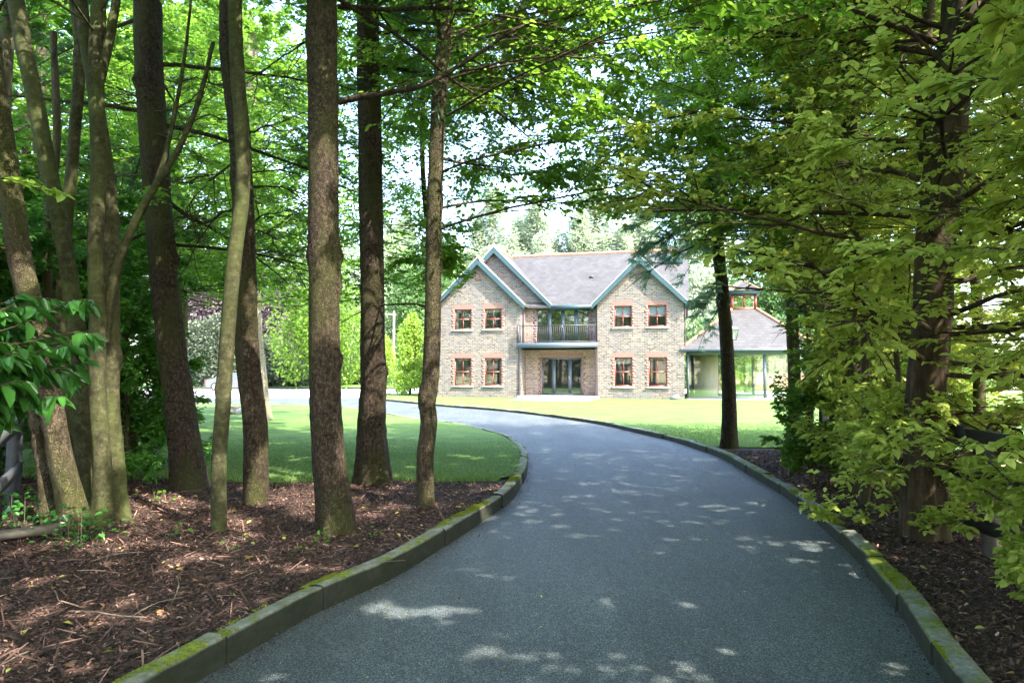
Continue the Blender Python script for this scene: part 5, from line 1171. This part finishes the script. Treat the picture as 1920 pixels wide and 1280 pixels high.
PO = [(852, 104, .93), (893, 108, .98), (930, 106, .95), (968, 109, 1.04), (1006, 105, 1.0), (1046, 110, 1.06), (1085, 107, 1.0), (1124, 108, 1.05), (1163, 105, .98), (1200, 109, 1.02), (1240, 106, .96), (1282, 108, 1.0), (1330, 107, .95), (800, 106, .9), (755, 110, .92)]
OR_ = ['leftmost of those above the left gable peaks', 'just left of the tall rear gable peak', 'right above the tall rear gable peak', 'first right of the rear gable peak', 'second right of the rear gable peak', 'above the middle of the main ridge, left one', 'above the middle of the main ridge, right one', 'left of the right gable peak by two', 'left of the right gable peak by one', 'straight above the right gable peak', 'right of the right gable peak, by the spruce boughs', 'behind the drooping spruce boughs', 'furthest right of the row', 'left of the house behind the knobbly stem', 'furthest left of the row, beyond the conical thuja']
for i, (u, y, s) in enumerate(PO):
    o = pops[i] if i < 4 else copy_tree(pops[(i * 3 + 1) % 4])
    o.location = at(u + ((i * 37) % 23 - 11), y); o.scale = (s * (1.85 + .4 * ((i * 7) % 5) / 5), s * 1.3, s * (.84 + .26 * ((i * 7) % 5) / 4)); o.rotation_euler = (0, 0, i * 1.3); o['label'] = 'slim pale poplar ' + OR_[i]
# hedge and topiary seen through the garden room
hl = tuple(HM @ Vector((21.5, 15.2, 0))); t = thing('clipped_hedge', 'tall green hedge behind the orange brick garden wall', 'hedge', hl, HOUSE_RZ)
rg = RG(360); cloud_root(t, [(x_ * 1.2 - 8, 0, z_, 1.0, .8, 1.0) for x_ in range(14) for z_ in (1, 2.2, 3.4, 4.6)], 30000, .2, rg, M['lf_far'], name='foliage', shell=.6)
for k, (xx, yy, rr_, hh, lb) in enumerate([(4.0, 5.2, .75, 1.5, 'square-shouldered clipped green bush seen through the middle pane of the garden room'), (5.0, 7.0, .45, 1.9, 'dark clipped ball bush seen through the middle pane of the garden room')]):
    p = HM @ Vector((14.1 + xx - 1.1, 8.0 + yy * .2, .1)); t = thing('clipped_bush', lb, 'bush', tuple(p)); cloud_root(t, [(0, 0, hh * .5, rr_, rr_, hh * .5), (0, 0, hh * .55, rr_ * .9, rr_ * .9, hh * .42)], 4500, .09, RG(370 + k), M['lf_bright' if k == 0 else 'lf_dark'], name='foliage', shell=.85); stem(t, hh * .5, .04, M['bk_dark'])
shrub('field_hedge', 'far hedge along the end of the sunlit field at the right edge', 'hedge', at(1850, 58), 9, 1.5, 2.6, 30, 16000, .3, 'lf_far', 380)

# ------------------------------------------------------------------ ground litter, chips and grass blades
def scatter_in(poly, N, rg, ymax=None, dens=None):
    xs = [p[0] for p in poly]; ys = [p[1] for p in poly]; out = []
    x = rg.uniform(min(xs), max(xs), N * 4); y = rg.uniform(min(ys), max(ys), N * 4); k = in_poly(x, y, poly)
    return x[k][:N], y[k][:N]
def chips(name, poly, N, zf, seed, mat, lmin, lmax, asp, kind='stuff'):
    rg = RG(seed); x, y = scatter_in(poly, N, rg); N = len(x); z = zf(x, y) + rg.uniform(.0, .018, N)
    a = rg.uniform(0, 6.28, N); el = rg.normal(0, .35, N); d = np.stack([np.cos(a) * np.cos(el), np.sin(a) * np.cos(el), np.sin(el)], 1)
    s2 = nrm(np.cross(d, np.array([0, 0, 1.]) + rg.normal(0, .35, (N, 3)))); L = rg.uniform(lmin, lmax, N)[:, None]; W = L * asp * rg.uniform(.5, 1.4, N)[:, None]
    nn = np.cross(s2, d); p = np.stack([x, y, z], 1)
    V = np.stack([p - d * L / 2 - s2 * W / 2, p - s2 * W * .6 + nn * W * .35, p + d * L / 2 - s2 * W * .3, p + d * L / 2 + s2 * W * .3, p + s2 * W * .6 + nn * W * .35, p - d * L / 2 + s2 * W / 2], 1)
    b = np.arange(N)[:, None] * 6; F = np.concatenate([b + np.array([[0, 1, 4, 5]]), b + np.array([[1, 2, 3, 4]])]); r = np.clip(rg.beta(1.6, 2.6, N), 0, 1)
    m = MB(); m.block(V.reshape(-1, 3), F, np.concatenate([r, r])); tag(m.build(name, mat), kind=kind)
clipL = [(-6.5, 2.6), (-2.2, 2.6)] + [tuple(p) for p in klo if 2.6 < p[1] < 9.3][::5] + [(-1.9, 9.25), (-4.6, 9.3), (-7, 9.3)]
chips('mulch_chips', clipL, 120000, zl, 401, M['chip'], .008, .042, .24)
clipR = [(2.3, 2.6)] + [tuple(p) for p in kro if 2.6 < p[1] < 13.4][::5] + [(6.2, 13.2), (5.5, 8), (4.6, 2.6)]
chips('mulch_chips.001', clipR, 55000, zr, 402, M['chip'], .010, .052, .24)
chips('bark_strands', clipL, 3200, lambda x, y: zl(x, y) + .012, 403, M['chip'], .08, .22, .05)
def litter(name, poly, N, zf, seed, size=.05, mat='fallen', ed=None):
    rg = RG(seed); x, y = scatter_in(poly, N, rg); N = len(x)
    p = np.stack([x, y, zf(x, y) + rg.uniform(.006, .028, N)], 1); d = nrm(rg.normal(size=(N, 3)) * np.array([1, 1, .16])); tw = np.stack([p, p + d * .01, p + d * .02], 1)
    V, F, rr = leaves(tw, 1, size, rg, ang=0, jit=.3, aspect=.5, droop=0); V[:, 2] = np.maximum(V[:, 2], np.repeat(zf(x, y), 6) + .004)
    m = MB(); m.block(V, F, rr); tag(m.build(name, M[mat]), kind='stuff')
litter('fallen_leaves', clipL, 420, zl, 404, .06); litter('fallen_leaves.001', clipR, 300, zr, 405, .055)
drv = [(-1.6, 3.4)] + [tuple(p + np.array([.04, 0])) for p in kl if 3.4 < p[1] < 16][::8] + [tuple(p - np.array([.04, 0])) for p in kr if 3.6 < p[1] < 16][::-1][::8]
litter('drive_leaves', drv, 420, lambda x, y: 0 * x, 406, .024)
def edge_litter(name, path, side, N, seed):
    rg = RG(seed); k = rg.integers(0, len(path), N); b = path[k]; o_ = rg.exponential(.045, N) * (1 + 1.6 * (hnoise(b[:, 0], b[:, 1], 5, seed) > .25)) + .008
    q = off(path, 0.0) ; tt = np.gradient(path, axis=0); tt /= np.linalg.norm(tt, axis=1, keepdims=True); n_ = np.stack([-tt[:, 1], tt[:, 0]], 1)[k] * (-side)
    x = b[:, 0] + n_[:, 0] * o_; y = b[:, 1] + n_[:, 1] * o_; p = np.stack([x, y, np.full(N, .008)], 1)
    d = nrm(rg.normal(size=(N, 3)) * np.array([1, 1, .2])); tw = np.stack([p, p + d * .01, p + d * .02], 1)
    V, F, rr = leaves(tw, 1, .017, rg, ang=0, jit=.4, aspect=.6, droop=0); V[:, 2] = np.maximum(V[:, 2], .004); m = MB(); m.block(V, F, rr * .8); tag(m.build(name, M['chip']), kind='stuff')
edge_litter('gutter_debris', kl[kl[:, 1] < 17], 1, 700, 407); edge_litter('gutter_debris.001', kr[kr[:, 1] < 17], -1, 650, 408)
# fallen twigs
rg = RG(409); m = MB(); x, y = scatter_in(clipL, 45, rg); a = rg.uniform(0, 6.28, len(x)); L = rg.uniform(.15, .7, len(x))
P = np.stack([np.stack([x + np.cos(a) * L * s, y + np.sin(a) * L * s, zl(x, y) + .03 + .02 * np.sin(s * 3)], 1) for s in np.linspace(0, 1, 6)], 1); P[:, :, :2] += np.cumsum(rg.normal(0, .012, P[:, :, :2].shape), 1)
m.block(*tubes(P, np.full((len(x), 6), .004) * np.linspace(1.3, .5, 6)[None], 5)); tag(m.build('fallen_twigs', M['deadtwig_pale'], None, True), kind='stuff')
def kerb_moss(name, path, side, hf, ymax, N, seed):
    rg = RG(seed); p = path[(path[:, 1] < ymax) & (path[:, 1] > 2.4)]; tt = np.gradient(p, axis=0); tt /= np.linalg.norm(tt, axis=1, keepdims=True); n_ = np.stack([-tt[:, 1], tt[:, 0]], 1) * side
    f = rg.uniform(0, len(p) - 1.01, N); i = f.astype(int); b = p[i] + (p[i + 1] - p[i]) * (f - i)[:, None]; o_ = rg.uniform(.008, KW - .006, N); x = b[:, 0] + n_[i, 0] * o_; y = b[:, 1] + n_[i, 1] * o_
    v = hnoise(x, y, 4.2, seed) + .6 * hnoise(x, y, 13, seed + 1) + .35 * hnoise(x, y, 45, seed + 2) + rg.normal(0, .12, N); k = v > .28; x = x[k]; y = y[k]; v = v[k]; N = len(x)
    q = np.stack([x, y, hf(y) - .003], 1); a = rg.uniform(0, 6.28, N); s_ = np.stack([np.cos(a), np.sin(a), 0 * a], 1) * .0035; t_ = rg.normal(0, .7, (N, 3)); t_[:, 2] = 1
    V = np.stack([q - s_, q + s_, q + nrm(t_) * (.008 + .018 * np.clip(v - .28, 0, .5))[:, None]], 1); m = MB(); m.block(V.reshape(-1, 3), np.arange(N * 3).reshape(N, 3), np.clip(rg.normal(.5, .25, N), 0, 1)); tag(m.build(name, M['lf_moss']), kind='stuff')
M['lf_moss'] = m_leaf('moss_tuft', (.07, .10, .012), (.24, .28, .03), (.4, .45, .04), .2, .8, .1)
kerb_moss('kerb_moss', kl, 1, lambda y: np.clip(kz(y) + .02, .022, .2), 12, 120000, 421); kerb_moss('kerb_moss.001', kr, -1, lambda y: rz_(y) + .018, 12, 110000, 422)
def blades(name, poly, N, zf, seed, h=.05, w=.004):
    rg = RG(seed); x, y = scatter_in(poly, N, rg); k = rg.random(len(x)) < np.clip(1.15 - (y - min(q[1] for q in poly)) / 6.5, 0, 1); x = x[k]; y = y[k]; N = len(x); z = zf(x, y); p = np.stack([x, y, z - .004], 1); a = rg.uniform(0, 6.28, N)
    s_ = np.stack([np.cos(a), np.sin(a), 0 * a], 1); hh = h * rg.uniform(.4, 1.3, N)[:, None]; t_ = rg.normal(0, .4, (N, 3)); t_[:, 2] = 1
    V = np.stack([p - s_ * w, p + s_ * w, p + nrm(t_) * hh], 1); F = np.arange(N * 3).reshape(N, 3); m = MB(); m.block(V.reshape(-1, 3), F, np.clip(rg.normal(.45, .22, N), 0, 1)); tag(m.build(name, M['blade']), kind='stuff')
gl = [(-7.5, 10.0), (-5.6, 8.95), (-5.0, 9.15), (-4.6, 9.2), (-4.1, 9.12), (-3.7, 9.22), (-3.3, 9.12), (-2.8, 9.18), (-2.4, 9.05), (-1.9, 9.15), (-1.5, 9.22), (-1.1, 9.2), (-.7, 9.28), (-.15, 9.35)] + [tuple(p) for p in klo if 9.5 < p[1] < 17][::6] + [(-9, 17)]
blades('grass', gl, 150000, zlawn, 410, .03, .005)
edge_ = [(-7.5, 9.5), (-5.6, 8.85), (-5.0, 9.05), (-4.6, 9.1), (-4.1, 9.02), (-3.7, 9.15), (-3.3, 9.0), (-2.8, 9.1), (-2.4, 8.95), (-1.9, 9.05), (-1.5, 9.15), (-1.1, 9.1), (-.7, 9.2), (-.2, 9.25), (-.1, 9.75), (-1.3, 9.5), (-2.6, 9.45), (-4.2, 9.5), (-7.5, 10.1)]
blades('grass.002', edge_, 16000, zl, 412, .085, .005)
gr = [(3.95, 13.45), (5.2, 13.45), (6.2, 13.2), (7.5, 20), (3.0, 20)] + [tuple(p) for p in kro if 13.5 < p[1] < 19.5][::-1][::6]
blades('grass.001', gr, 60000, lambda x, y: rz_(y), 411, .03, .006)
